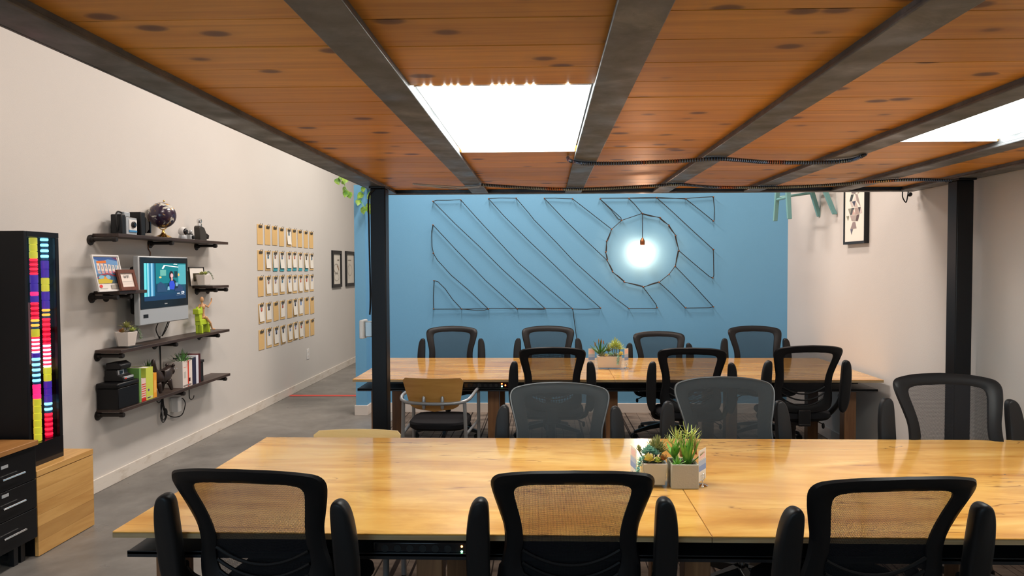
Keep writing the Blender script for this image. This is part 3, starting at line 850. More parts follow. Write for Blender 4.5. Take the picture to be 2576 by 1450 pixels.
# ================================================================== WALL ART (cord stretched over nails on the blue wall)
YA = YB - .03
def A(u, v): p = onY(1040 + u / 3.1415, 480 + v / 3.1415, YA); return p
art = thing('cord_wall_art', 'black cord zigzag and ring stretched over nails on the blue wall', 'wall art', tuple(A(1000, 900)))
paths = [
 [(155, 85), (330, 262), (520, 440), (700, 620), (870, 775), (1040, 932)], [(155, 85), (185, 76), (275, 76), (370, 72), (395, 95)], [(380, 80), (500, 215), (625, 350), (830, 570), (1040, 750), (1255, 932)],
 [(155, 272), (330, 460), (570, 710), (820, 935)], [(155, 272), (144, 320), (147, 440), (158, 495)], [(158, 495), (190, 550), (300, 670), (440, 790), (592, 935)],
 [(163, 712), (195, 720), (250, 775), (310, 860), (380, 935)], [(163, 712), (158, 830), (160, 935)],
 [(595, 65), (720, 205), (900, 385), (1100, 575), (1290, 760), (1478, 928)], [(595, 62), (690, 58), (812, 60)], [(812, 60), (910, 175), (955, 232), (1130, 410), (1270, 560), (1465, 735), (1580, 840), (1703, 932)],
 [(1035, 62), (1200, 235), (1370, 400), (1530, 550)], [(1035, 60), (1120, 59), (1190, 63), (1258, 65)], [(1258, 65), (1400, 175), (1567, 305)],
 [(1475, 65), (1540, 125), (1640, 215), (1645, 235)], [(1475, 65), (1560, 150), (1620, 225), (1645, 235)], [(1703, 62), (1750, 110), (1808, 180)],
 [(1922, 55), (2050, 170), (2200, 310), (2370, 465)], [(2152, 65), (2260, 150), (2370, 240)], [(1475, 60), (1600, 60), (1703, 60), (1922, 60), (2150, 62), (2280, 52), (2370, 48)], [(1475, 60), (1700, 58), (1922, 52), (2150, 66)],
 [(2370, 48), (2378, 140), (2376, 230), (2370, 240)], [(2370, 465), (2372, 570), (2374, 670), (2365, 690)], [(2365, 690), (2340, 680), (2220, 580), (2098, 475)],
 [(2068, 598), (2220, 755), (2370, 918)], [(2370, 918), (2340, 926), (2150, 928)], [(2150, 928), (2040, 815), (1942, 725)],
 [(1815, 762), (1870, 835), (1918, 900), (1925, 925)], [(1925, 925), (1910, 932), (1703, 932)],
 [(160, 937), (380, 936), (592, 932), (820, 930), (1040, 930), (1255, 930)], [(380, 936), (480, 944), (560, 944), (600, 935)], [(820, 936), (1030, 938), (1040, 932)], [(1255, 936), (1370, 938), (1450, 932), (1478, 928)],
 [(1258, 932), (1275, 1060), (1290, 1170), (1296, 1300), (1300, 1700)],
]
ringn = [(1808, 180), (1950, 215), (2020, 275), (2072, 355), (2098, 475), (2068, 598), (2020, 662), (1942, 725), (1815, 762), (1665, 722), (1572, 640), (1530, 550), (1520, 485), (1527, 398), (1567, 305), (1645, 235)]
mb = MB()
for p in paths: mb.tube([A(*q_) + Vector((0, random.uniform(-.002, .002), 0)) for q_ in p], .0042, 6)
for k, (u, v) in enumerate(ringn):
    u2, v2 = ringn[(k + 1) % 16]
    mu, mv = (u + u2) / 2, (v + v2) / 2
    nx, ny = mu - 1808, mv - 470; L = math.hypot(nx, ny); nx /= L; ny /= L
    mb.tube([A(u, v), A(mu, mv), A(u2, v2)], .0042, 6)
    if k not in (5, 6, 14, 15):
        mb.tube([A(u - 6 * nx, v - 6 * ny), A(mu - 5 * nx, mv - 5 * ny), A(u2 + 3 * nx, v2 + 3 * ny)], .0042, 6)
mb.build('cord', M['rubber'], art, world=True)
nails = [(155, 85), (375, 74), (155, 272), (158, 495), (163, 712), (160, 935), (380, 935), (592, 935), (820, 935), (1040, 932), (1255, 932), (1478, 928), (1703, 932), (1925, 925), (2150, 925), (2370, 918),
         (595, 65), (812, 60), (1035, 62), (1258, 65), (1475, 65), (1703, 62), (1922, 55), (2152, 65), (2370, 50), (2370, 240), (2370, 465), (2365, 690)] + ringn
for u, v in nails:
    p = A(u, v)
    MB().tube([(p.x, YA - .012, p.z), (p.x, YB, p.z)], .0045, 6).sphere((p.x, YA - .012, p.z), .008, 8, 5).build('nail', M['copper'], art, world=True)
pb = A(1808, 180)
zt, zs0, zs1 = pb.z, A(1804, 382).z, A(1804, 432).z
bl = thing('bare_bulb_pendant', 'glowing bare bulb hanging in a copper socket inside the cord ring', 'lamp', (pb.x, YA - .07, zs1))
BYY = YA - .05
MB().tube([(pb.x, YA - .012, zt), (pb.x - .002, BYY + .01, zt - .06), (pb.x - .004, BYY, zs0)], .0045, 6).build('cord', M['rubber'], bl, world=True)
MB().lathe([(.006, zs0 + .012), (.02, zs0 - .01), (.027, zs0 - .022), (.027, zs1 + .012), (.022, zs1)], (pb.x - .004, BYY, 0), 16).build('lamp_socket', M['copper'], bl, world=True)
MB().lathe([(.014, zs1), (.018, zs1 - .02), (.035, zs1 - .055), (.046, zs1 - .09), (.044, zs1 - .12), (.028, zs1 - .145), (.001, zs1 - .152)], (pb.x - .004, BYY, 0), 16).build('bulb', M['bulb'], bl, world=True)

# ================================================================== LEFT WALL SHELVES, TELEVISION
Y0, Y1 = 4.82, 6.52
XF = -3.055
SH = {1: 1.862, 2: 1.447, 3: 1.020, 4: .590}
def shelf(y0, y1, z, brackets, label, xf=XF):
    th = thing('pipe_shelf', label, 'shelf', (XL, (y0 + y1) / 2, z))
    MB().box((XL + .004, y0, z - .012), (xf, y1, z + .012)).build('board', M['shelf'], th, world=True, bevel=.002)
    for by in brackets:
        mb = MB().lathe([(.038, 0), (.038, .006), (.02, .01), (.017, .03)], (XL, by, z - .035), 16, 'X')
        f = mb.build('flange', M['pipe'], th, world=True)
        MB().tube([(XL + .02, by, z - .032), (xf - .03, by, z - .032)], .0135, 10).lathe([(.0175, 0), (.0185, .02), (.016, .03)], (xf - .03, by, z - .032), 12, 'X').build('pipe_arm', M['pipe'], th, world=True)
    return th
def yw(px): return onX(px, 700, XL).y
shelf(Y0, Y1, SH[1], [yw(229), yw(379), yw(495)], 'dark wooden pipe shelf topmost on the left wall, holding the globe')
shelf(Y0, 5.16, SH[2], [yw(229), yw(265)], 'short dark pipe shelf left of the television')
shelf(6.20, Y1, SH[2], [yw(494), yw(528) - .05], 'short dark pipe shelf right of the television')
shelf(Y0, Y1, SH[3], [yw(240), yw(385), yw(498)], 'long dark pipe shelf just under the television')
shelf(Y0, Y1, SH[4], [yw(238), yw(450) - .3, yw(528) - .1], 'long dark pipe shelf lowest on the left wall, holding the books')

# television
XT = -3.08
tl = onX(348, 644, XT); br = onX(475, 803, XT); bl_ = onX(352, 821, XT)
ty0, ty1, tz0, tz1 = tl.y, br.y + .0, bl_.z, tl.z
tv = thing('television', 'silver and black flat television mounted on the left wall showing a woman', 'television', (XT, (ty0 + ty1) / 2, tz0))
MB().box((XT - .045, ty0, tz0), (XT, ty1, tz1)).build('casing', M['silver'], tv, world=True, bevel=.008)
W_, H_ = ty1 - ty0, tz1 - tz0
MB().box((XL + .03, ty0 + .1, tz0 + .08), (XT - .046, ty1 - .1, tz1 - .08)).build('rear_housing', M['black'], tv, world=True, bevel=.02)
MB().box((XL + .001, ty0 + .28, tz0 + .2), (XL + .03, ty1 - .28, tz1 - .15)).build('wall_bracket', M['black_metal'], tv, world=True)
MB().box((XT, ty0 + .012, tz0 + .125), (XT + .004, ty1 - .012, tz1 - .01)).build('bezel', M['black_gloss'], tv, world=True, bevel=.002)
sy0, sy1, sz0, sz1 = ty0 + .058, ty1 - .05, tz0 + .185, tz1 - .055
C_ = lambda r, g, b: (r / 255 * r / 255, g / 255 * g / 255, b / 255 * b / 255)
pol = [(rect(0, 0, 1, 1), C_(24, 70, 88))]
for k in range(10):      # darker floor bands of the room on screen
    pol.append((rect(0, 0, 1, .42 - k * .035), C_(26, 66 - 2 * k, 88 - 1 * k)))
for a, b, c in ((0, .05, (90, 200, 210)), (.05, .07, (40, 150, 170)), (.07, .10, (130, 200, 220)), (.10, .12, (70, 150, 185)), (.12, .15, (30, 100, 140)), (.15, .18, (130, 190, 220)), (.18, .20, (90, 150, 190)), (.20, .23, (40, 105, 145)), (.23, .26, (20, 55, 78))):
    pol.append((rect(a, .12, b, 1), C_(*c)))
pol += [(rect(.26, .45, 1, 1), C_(22, 105, 115)), (rect(.36, .66, .50, .82), C_(90, 160, 150)), (rect(.80, .4, 1, .97), C_(70, 150, 165)),
        ([(.40, .86), (.43, .84), (.48, .93), (.80, .885), (.81, .905), (.45, .955)], (1, 1, 1)), ([(.68, .97), (.78, .965), (.78, .98), (.7, .99)], (.8, 1, 1)),
        (oval(.36, .62, .03, .025), C_(235, 190, 110)), (rect(.70, .6, .78, .78), C_(25, 45, 50)), (oval(.81, .68, .02, .04), C_(230, 170, 80)),
        ([(.28, .22), (.28, .42), (.36, .50), (.46, .42), (.52, .22)], C_(38, 62, 92)), ([(.70, .22), (.74, .38), (.84, .42), (.92, .30), (.9, .2)], C_(42, 58, 92)),
        (oval(.625, .66, .055, .13), C_(35, 22, 26)), ([(.54, .38), (.60, .56), (.70, .55), (.80, .40), (.78, .30), (.54, .3)], C_(24, 34, 50)),
        ([(.58, .28), (.57, .46), (.61, .52), (.68, .50), (.71, .40), (.69, .27)], C_(45, 65, 190)), (oval(.635, .66, .035, .062), C_(215, 165, 170)), (rect(.62, .52, .655, .60), C_(200, 150, 150)),
        ([(.52, .26), (.53, .36), (.57, .36), (.58, .26)], C_(110, 160, 185)), ([(.73, .36), (.72, .46), (.79, .46), (.78, .36)], C_(100, 150, 175)),
        (rect(.76, .145, .83, .165), (.85, .9, .9)), (rect(.74, .105, .96, .110), (.3, .35, .4))]
sc_ = picture('screen', (XT + .0045, sy0, sz0), (0, sy1 - sy0, 0), (0, 0, sz1 - sz0), (1, 0, 0), pol, M['screen'], tv)
M['white_em'] = glow('screen_white', (.9, .95, 1), .9)
text_obj('129', .034, 'screen_text', M['white_em'], sc_, (XT + .0102, sy0 + .90 * (sy1 - sy0), sz0 + .165 * (sz1 - sz0)), (PI / 2, 0, PI / 2))
MB().box((XT, ty0 + .05, tz0 + .055), (XT + .001, ty0 + .115, tz0 + .083)).build('badge', M['black'], tv, world=True)
MB().box((XT + .0045, (ty0 + ty1) / 2 - .02, tz0 + .15), (XT + .005, (ty0 + ty1) / 2 + .02, tz0 + .158)).build('logo', M['silver'], tv, world=True)
# cables of the television, down behind the shelves
cab = MB()
q0 = onX(398, 818, XL + .03); q1 = onX(404, 862, XL + .02)
cab.tube(spline([(XL + .05, q0.y, tz0 + .02), (XL + .04, q0.y - .05, tz0 - .06), (XL + .02, q0.y + .02, SH[3] + .03), (XL + .015, q1.y, SH[3] + .0)], 6), .004, 6)
cab.tube(spline([(XL + .05, q0.y + .14, tz0 + .02), (XL + .03, q0.y + .1, tz0 - .08), (XL + .02, q1.y + .02, SH[3] + .03)], 6), .004, 6)
cab.tube(spline([(XL + .05, q0.y + .16, tz0 + .02), (XL + .03, q0.y + .13, tz0 - .07), (XL + .02, q1.y + .03, SH[3] + .03)], 6), .0035, 6)
cab.tube(spline([(XL + .003, q1.y + .02, SH[3] + .03), (XL + .003, q1.y + .02, SH[3] - .02), (XL + .012, q1.y + .01, SH[4] + .2), (XL + .003, q1.y + .03, SH[4] + .02), (XL + .003, q1.y + .03, SH[4] - .03)], 6), .005, 6)
tag(cab.build('television_cables', M['rubber']), 'thin dark cables hanging from the television down past the lower shelves', 'cable')
tag(MB().tube(spline([onX(375, 612, XL + .006), onX(373, 625, XL + .006), onX(378, 635, XL + .006), onX(377, 648, XL + .006)], 6), .0035, 6).build('thin_wire', M['copper']), 'thin brown wire between the top shelf and the television', 'cable')

def ys_(px, X=-3.15): return onX(px, 700, X).y
def box_thing(name, label, cat, mb, m, bevel=.002, group=None, smooth=True):
    o = mb.build(name, m, bevel=bevel, smooth=smooth); tag(o, label, cat, group); return o
# --- top shelf things
z1 = SH[1] + .012
y = ys_(312)
c1 = thing('boxy_camera', 'old boxy silver and black instant camera with a white front on the top shelf', 'camera', (-3.15, y, z1))
MB().box((-3.20, y - .07, z1), (-3.115, y - .02, z1 + .15)).build('side_grip', M['black'], c1, world=True, bevel=.008)
MB().box((-3.20, y - .02, z1), (-3.12, y + .115, z1 + .135)).build('camera_body', M['pipe'], c1, world=True, bevel=.005)
MB().box((-3.12, y - .018, z1 + .004), (-3.112, y + .112, z1 + .13)).build('metal_edge', M['silver'], c1, world=True, bevel=.002)
MB().box((-3.112, y + .01, z1 + .035), (-3.106, y + .105, z1 + .115)).build('front_plate', M['white'], c1, world=True, bevel=.002)
MB().box((-3.111, y + .01, z1 + .022), (-3.106, y + .105, z1 + .036)).build('blue_stripe', mat('camera_blue', (.05, .25, .5)), c1, world=True)
MB().lathe([(.024, 0), (.024, .012), (.015, .02), (.010, .02)], (-3.107, y + .055, z1 + .078), 16, 'X').build('lens', M['black_gloss'], c1, world=True)
MB().box((-3.19, y - .01, z1 + .135), (-3.13, y + .06, z1 + .172)).build('viewfinder', M['silver'], c1, world=True, bevel=.004)
MB().tube(spline([(-3.15, y - .072, z1 + .02), (-3.14, y - .10, z1 + .12), (-3.15, y - .06, z1 + .168), (-3.15, y + .0, z1 + .16)], 6), .006, 6).build('strap', M['rubber'], c1, world=True)
y = ys_(352)
c2 = thing('bellows_camera', 'black folding bellows camera between the boxy camera and the globe', 'camera', (-3.15, y, z1))
MB().box((-3.21, y - .03, z1), (-3.115, y + .03, z1 + .185)).build('camera_body', M['black'], c2, world=True, bevel=.006)
bb = MB()
for k in range(7):
    s_ = .062 - k * .0055; yk = y + .03 + k * .013
    bb.box((-3.16 - s_ * .75, yk, z1 + .085 - s_), (-3.16 + s_ * .75, yk + .008, z1 + .085 + s_))
bb.build('bellows', M['rubber'], c2, world=True, smooth=False)
MB().box((-3.2, y + .03, z1 + .0), (-3.12, y + .15, z1 + .008)).build('bed', M['black'], c2, world=True)
MB().box((-3.19, y + .122, z1 + .03), (-3.13, y + .132, z1 + .12)).lathe([(.02, 0), (.018, .02), (.012, .024)], (-3.16, y + .132, z1 + .085), 14, 'Y').build('lens', M['black_gloss'], c2, world=True)
# globe
gp = onX(408, 542, -3.15)
gl = thing('desk_globe', 'dark purple desk globe on a polished brass stand, middle of the top shelf', 'globe', (-3.15, gp.y, z1))
gz = gp.z
GR = .106
m = mat('globe_print', (.03, .015, .04), .25, coat=.3); t = NT(m); v = t.coord()
nz = t.noise(v, 9, 6, .6, .4)
land = t.ramp(nz, [(.52, (0, 0, 0)), (.545, (1, 1, 1))])
lc = t.ramp(t.noise(v, 26, 3), [(.42, (.62, .32, .03)), (.5, (.45, .5, .5)), (.6, (.6, .58, .5))])
t.color(t.mix(land, (0.028, 0.014, 0.035), lc))
MB().sphere((-3.15, gp.y, gz), GR, 32, 18).build('ball', m, gl, world=True)
MB().lathe([(.062, z1), (.062, z1 + .006), (.05, z1 + .016), (.022, z1 + .03), (.012, z1 + .045), (.009, gz - GR - .012)], (-3.15, gp.y + .012, 0), 24).build('stand', M['brass'], gl, world=True)
arc = [(-3.15, gp.y + math.sin(a) * (GR + .010), gz + math.cos(a) * (GR + .010)) for a in [R(-28 + k * 13) * -1 + 0 for k in range(0, 17)]]
arc = [(-3.15, gp.y + math.sin(a) * (GR + .011), gz - math.cos(a) * (GR + .011)) for a in [R(-28 + k * 16) for k in range(0, 12)]]
MB().tube(arc, .004, 8).build('meridian', M['brass'], gl, world=True)
MB().sphere((-3.15, gp.y + .03, gz + GR + .014), .008, 10, 6).build('finial', M['brass'], gl, world=True)
# webcam
y = ys_(456)
wc = thing('security_camera', 'white swivel camera with a black round face on the top shelf', 'camera', (-3.13, y, z1))
MB().lathe([(.033, z1), (.035, z1 + .005), (.032, z1 + .03), (.03, z1 + .034)], (-3.13, y, 0), 20).build('base', M['silver'], wc, world=True)
MB().sphere((-3.13, y, z1 + .066), .038, 20, 12, (1, .9, 1.05)).build('housing', M['white'], wc, world=True)
MB().sphere((-3.108, y + .0, z1 + .066), .029, 16, 10, (.75, 1, 1)).build('lens', M['black_gloss'], wc, world=True)
y = ys_(476)
mc = thing('compact_camera', 'tiny silver and black film camera right of the swivel camera', 'camera', (-3.13, y, z1))
MB().box((-3.15, y - .03, z1), (-3.115, y + .022, z1 + .045)).build('camera_body', M['silver'], mc, world=True, bevel=.004)
MB().box((-3.15, y - .03, z1 + .046), (-3.118, y + .022, z1 + .056)).build('top_plate', M['black'], mc, world=True, bevel=.002)
MB().lathe([(.017, 0), (.017, .012), (.01, .016)], (-3.114, y + .006, z1 + .024), 14, 'X').build('lens', M['black'], mc, world=True)
MB().sphere((-3.13, y - .002, z1 + .072), .016, 12, 8).build('flash', M['silver'], mc, world=True)
y = ys_(503)
vc = thing('cine_camera', 'grey home movie camera with upright silver viewfinder, right end of the top shelf', 'camera', (-3.13, y, z1))
MB().prism([(y - .06, z1), (y + .065, z1), (y + .055, z1 + .075), (y + .02, z1 + .12), (y - .05, z1 + .135), (y - .066, z1 + .12)], .055, 'YZ', -3.165).build('camera_body', mat('charcoal_metal', (.05, .045, .04), .4, .3), vc, world=True, bevel=.005)
MB().prism([(y + .03, z1 + .045), (y + .12, z1 + .02), (y + .13, z1 + .055), (y + .04, z1 + .085)], .03, 'YZ', -3.15).build('handle', M['pipe'], vc, world=True, bevel=.004)
MB().lathe([(.022, z1 + .13), (.022, z1 + .145), (.018, z1 + .15), (.018, z1 + .162), (.022, z1 + .165), (.022, z1 + .185), (.018, z1 + .195)], (-3.137, y - .02, 0), 16).build('viewfinder', M['chrome'], vc, world=True)
# --- pictures beside the television
def leaning_frame(name, label, py0, py1, pz0, pz1, th_, fm, lean, polys, border, xback=XL + .05):
    f = thing(name, label, 'picture', (xback, (py0 + py1) / 2, pz0))
    h = pz1 - pz0; w_ = py1 - py0
    rot = Matrix.Rotation(-lean, 4, 'Y')
    at = Vector((xback + math.sin(lean) * h, (py0 + py1) / 2, pz0))
    def part(mb, nm, mm, **k):
        mb.xf(Matrix.Translation(at) @ Matrix.Rotation(-lean, 4, 'Y')); return mb.build(nm, mm, f, world=True, **k)
    b = border
    mb = MB().box((0, -w_ / 2, 0), (th_, w_ / 2, b)).box((0, -w_ / 2, h - b), (th_, w_ / 2, h)).box((0, -w_ / 2, b), (th_, -w_ / 2 + b, h - b)).box((0, w_ / 2 - b, b), (th_, w_ / 2, h - b)).box((0, -w_ / 2 + b, b), (th_ * .4, w_ / 2 - b, h - b))
    part(mb, 'frame', fm, smooth=False)
    Rm = Matrix.Rotation(-lean, 3, 'Y')
    o_ = at + Rm @ Vector((th_ * .4, -w_ / 2 + b, b))
    pc = picture('print', o_, Rm @ Vector((0, w_ - 2 * b, 0)), Rm @ Vector((0, 0, h - 2 * b)), Rm @ Vector((1, 0, 0)), polys, M['print'], f)
    return f, at, Rm
z2 = SH[2] + .012
pol = [(rect(0, 0, 1, 1), (.78, .74, .70)), (rect(.03, .2, .97, .98), C_(95, 140, 190)), ([(.03, .98), (.97, .98), (.97, .86), (.6, .92), (.3, .84), (.03, .93)], C_(40, 75, 140)), ([(.75, .97), (.97, .97), (.97, .88)], C_(90, 30, 70)),
       ([(.12, .86), (.5, .88), (.5, .80), (.12, .79)], C_(215, 105, 30))]
for k in range(6):
    x = .10 + k * .145
    pol += [([(x, .58 - k * .01), (x + .11, .58 - k * .012), (x + .12, .79 - k * .012), (x + .01, .80 - k * .012)], C_(225, 205, 190)), (rect(x + .035, .63, x + .075, .73), C_(165 - 12 * k, 120 + 8 * k, 110 + 15 * k)), ([(x, .5), (x + .1, .48), (x + .11, .55), (x, .57)], C_(190 + 8 * k, 160 - 8 * k, 150))]
pol += [(rect(.03, .2, .97, .47), C_(60, 95, 125)), ([(.03, .38), (.2, .47), (.45, .5), (.7, .44), (.97, .38), (.97, .35), (.7, .41), (.45, .47), (.2, .44), (.03, .35)], C_(165, 35, 45)),
        (oval(.2, .38, .12, .06), C_(120, 180, 205)), (oval(.45, .38, .1, .06), C_(130, 180, 210)), ([(.03, .32), (.3, .35), (.55, .3), (.97, .24), (.97, .2), (.03, .2)], C_(200, 175, 50)), ([(.25, .34), (.32, .42), (.42, .33)], C_(225, 140, 50)), ([(.55, .2), (.62, .3), (.97, .27), (.97, .2)], C_(70, 90, 95)),
        (oval(.10, .12, .065, .045), C_(220, 60, 60)), (rect(.05, .045, .35, .055), C_(150, 150, 150)), (rect(.5, .03, .75, .15), C_(160, 155, 145))]
pa = onX(240, 730, -3.10).y; pb_ = onX(293, 730, -3.10).y
leaning_frame('poster_frame', 'white framed colourful town poster leaning on the short left shelf', pa - .012, pb_ + .05, z2, z2 + .262, .012, M['white'], R(11), pol, .010, XL + .125)
pol = [(rect(0, 0, 1, 1), (.80, .72, .66)), (rect(.12, .40, .92, .415), C_(120, 110, 105)), (rect(.12, .34, .92, .352), C_(150, 140, 135)), (rect(.12, .22, .85, .233), C_(130, 120, 115)), (oval(.45, .93, .05, .03), C_(190, 180, 180))]
pa = onX(297, 730, -3.07).y; pb_ = onX(338, 730, -3.07).y
wf, at_, Rm_ = leaning_frame('framed_notice', 'small reddish brown frame with a WiFi notice on the short left shelf', pa - .008, pb_ - .0, z2, z2 + .155, .016, M['brown_frame'], R(13), pol, .026, XL + .165)
tx = at_ + Rm_ @ Vector((.0085, -.002, .100))
text_obj('WiFi', .036, 'notice_text', mat('notice_grey', (.12, .11, .11)), wf, tx, (PI / 2, -R(13) * 0, PI / 2))
pa = onX(484, 715, -3.18).y; pb_ = onX(521, 715, -3.18).y
pol = [(rect(0, 0, 1, 1), (.80, .76, .70)), (rect(.24, .22, .80, .68), C_(50, 42, 18)), (rect(.3, .3, .7, .42), C_(85, 75, 30))]
leaning_frame('small_framed_print', 'small black framed print with white mat behind the hexagonal pot', pa, pb_, z2, z2 + .175, .012, M['black'], R(5), pol, .006, XL + .03)

# ---------------------------------------------------------------- succulents
def leaf(mb, base, d, L, w, th, curl=0.3, n=5, up=Vector((0, 0, 1))):
    d = Vector(d).normalized(); side = d.cross(up)
    if side.length < .05: side = Vector((1, 0, 0))
    side.normalize(); nrm = side.cross(d).normalized()
    o = len(mb.v); p = Vector(base)
    for k in range(n + 1):
        u = k / n
        ww = w * (.55 + 1.1 * u - 1.6 * u * u) if u < .999 else 0.0005
        ww = max(ww, .0004)
        q = p + d * (L * u) + nrm * (curl * L * u * u)
        tt = th * (1 - .75 * u)
        mb.v += [q - side * ww, q - nrm * tt * .5, q + side * ww, q + nrm * tt * .5]
    for k in range(n):
        a = o + 4 * k
        for j in range(4): mb.f.append((a + j, a + (j + 1) % 4, a + 4 + (j + 1) % 4, a + 4 + j))
    mb.f.append((o, o + 1, o + 2, o + 3))
def rosette(parent, c, R_, n, rings, m, tilt0=75, tilt1=20, w=.28, curl=.25, thick=.12, separate=True, name='succulent', root=None, jit=.12):
    """a stem part whose leaves are sub-parts"""
    c = Vector(c)
    rt = Vector(root) if root else c - Vector((0, 0, R_ * .35))
    st = MB().tube([rt, rt.lerp(c, .5), c, c + Vector((0, 0, R_ * .08))], min(R_ * .12, .004), 7).build(name, M['g_grey'], parent, world=True)
    mbj = MB()
    for r_ in range(rings):
        f = r_ / max(1, rings - 1)
        el = R(tilt1 + (tilt0 - tilt1) * f)
        cnt = max(3, int(n * (1 - .45 * f)))
        for k in range(cnt):
            a = 2 * PI * (k + .5 * (r_ % 2)) / cnt + random.uniform(-jit, jit)
            e = el + random.uniform(-jit, jit)
            d = Vector((math.cos(a) * math.cos(e), math.sin(a) * math.cos(e), math.sin(e)))
            mb = MB() if separate else mbj
            leaf(mb, c + Vector((0, 0, R_ * .05 * r_)), d, R_ * random.uniform(.85, 1.1) * (1 - .25 * f * (w > .2)), R_ * w, R_ * thick, curl)
            if separate: mb.build('leaf', m, st, world=True)
    if not separate: mbj.build('leaves', m, st, world=True, kind='stuff')
    return st
def trailing(parent, pts, m, size=.012, step=.010, name='trailing_stem'):
    path = spline(pts, 8); st = MB().tube(path, size * .18, 5).build(name, m, parent, world=True)
    mb = MB(); L = 0; nxt = 0
    for i in range(1, len(path)):
        L += (path[i] - path[i - 1]).length
        if L >= nxt:
            nxt += step; dd = (path[i] - path[i - 1]).normalized()
            for k in range(5):
                a = 2 * PI * k / 5 + L * 90
                s1 = dd.orthogonal().normalized(); s2 = dd.cross(s1)
                leaf(mb, path[i], s1 * math.cos(a) + s2 * math.sin(a) + dd * .6, size, size * .32, size * .3, .1, 3)
    mb.build('leaves', m, st, world=True, kind='stuff')
def hexpot(parent, cx, cy, z0, r0, r1, h, n=6, m=None, rot=0.0, sy=1.0):
    mb = MB(); lay = [(r0, 0), (r1, h), (r1 * .88, h), (r0 * .85, h * .25)]
    for r_, zz_ in lay:
        for k in range(n):
            a = 2 * PI * k / n + rot; mb.v.append(Vector((cx + r_ * math.cos(a), cy + r_ * sy * math.sin(a), z0 + zz_)))
    for q_ in range(3):
        for k in range(n): mb.f.append((q_ * n + k, q_ * n + (k + 1) % n, (q_ + 1) * n + (k + 1) % n, (q_ + 1) * n + k))
    mb.f.append(tuple(range(n))); mb.f.append(tuple(3 * n + k for k in range(n)))
    mb.build('pot', m or M['ceramic'], parent, world=True, bevel=.003)
    mb = MB().lathe([(r1 * .80, z0 + h * .85), (r1 * .3, z0 + h * .93), (.001, z0 + h * .95)], (cx, cy, 0), 12); 
    for i, p in enumerate(mb.v): mb.v[i] = Vector((p.x, cy + (p.y - cy) * sy, p.z))
    mb.build('soil', M['soil'], parent, world=True)
# right small shelf pot
pc_ = onX(513, 700, -3.125)
hp_ = thing('succulent_pot', "white hexagonal pot with succulents on the short shelf beside the television", 'potted plant', (-3.125, pc_.y, z2))
MB().box((-3.18, pc_.y - .075, z2), (-3.07, pc_.y + .075, z2 + .008)).build('saucer', M['glass'], hp_, world=True)
hexpot(hp_, -3.13, pc_.y, z2 + .009, .055, .068, .095, rot=.2, sy=1.25)
rosette(hp_, (-3.13, pc_.y - .03, z2 + .10), .04, 7, 3, M['g_olive'], separate=False)
rosette(hp_, (-3.12, pc_.y + .02, z2 + .105), .035, 7, 3, M['g_yel'], separate=False)
trailing(hp_, [(-3.13, pc_.y + .04, z2 + .11), (-3.12, pc_.y + .08, z2 + .13), (-3.11, pc_.y + .115, z2 + .10), (-3.1, pc_.y + .125, z2 + .06)], M['g_grey'])
# middle shelf pot
z3 = SH[3] + .012
pc_ = onX(317, 860, -3.14)
hp_ = thing('succulent_pot', 'white hexagonal pot with succulents on the long shelf below the television', 'potted plant', (-3.14, pc_.y, z3))
MB().box((-3.215, pc_.y - .085, z3), (-3.065, pc_.y + .085, z3 + .01)).build('saucer', M['glass'], hp_, world=True)
hexpot(hp_, -3.14, pc_.y, z3 + .011, .062, .080, .105, rot=.25, sy=1.1)
rosette(hp_, (-3.13, pc_.y - .005, z3 + .150), .055, 8, 3, M['g_olive'], 70, 0, separate=True)
rosette(hp_, (-3.13, pc_.y - .06, z3 + .115), .04, 7, 3, M['g_red'], separate=False)
rosette(hp_, (-3.11, pc_.y + .03, z3 + .115), .04, 7, 3, M['g_yel'], separate=False)
trailing(hp_, [(-3.13, pc_.y + .04, z3 + .12), (-3.11, pc_.y + .085, z3 + .135), (-3.10, pc_.y + .11, z3 + .10), (-3.095, pc_.y + .115, z3 + .05)], M['g_grey'], .018)
# lime block animal and mannequin
y = ys_(506, -3.13)
dg = thing('block_dog_toy', 'lime green wooden block dog on the right end of the shelf below the television', 'toy', (-3.13, y, z3))
MB().box((-3.155, y - .075, z3 + .075), (-3.105, y + .085, z3 + .125)).build('body', M['lime'], dg, world=True, bevel=.004)
for dy in (-.06, .07):
    for dx in (-.152, -.118):
        MB().box((XL + .25 + dx - .0, y + dy - .014, z3), (XL + .25 + dx + .024 - .0, y + dy + .014, z3 + .075)).build('leg', M['lime'], dg, world=True, bevel=.003)
MB().prism([(y - .085, z3 + .11), (y - .03, z3 + .11), (y - .045, z3 + .20), (y - .085, z3 + .20)], .045, 'YZ', -3.152).build('neck', M['lime'], dg, world=True, bevel=.004)
hd = MB().box((-3.157, y - .11, z3 + .175), (-3.103, y - .03, z3 + .225)).build('head', M['lime'], dg, world=True, bevel=.006)
MB().box((-3.155, y - .055, z3 + .225), (-3.14, y - .04, z3 + .24)).box((-3.12, y - .055, z3 + .225), (-3.105, y - .04, z3 + .24)).build('ear', M['lime'], hd, world=True)
MB().box((-3.14, y + .085, z3 + .11), (-3.12, y + .10, z3 + .135)).build('tail', M['lime'], dg, world=True, bevel=.003)
mq = thing('wooden_mannequin', 'jointed pale wooden artist mannequin waving, astride the green block dog', 'figurine', (-3.13, y + .03, z3 + .125))
zb = z3 + .127
def limb(mb, pts, rs):
    for i in range(len(pts) - 1): mb.tube([pts[i], tuple((Vector(pts[i]) + Vector(pts[i + 1])) / 2), pts[i + 1]], rs[i], 8, r1=rs[i + 1])
    for p, r_ in zip(pts, rs): mb.sphere(p, r_ * 1.15, 8, 6)
    return mb
Xm = -3.13; ym = y + .025
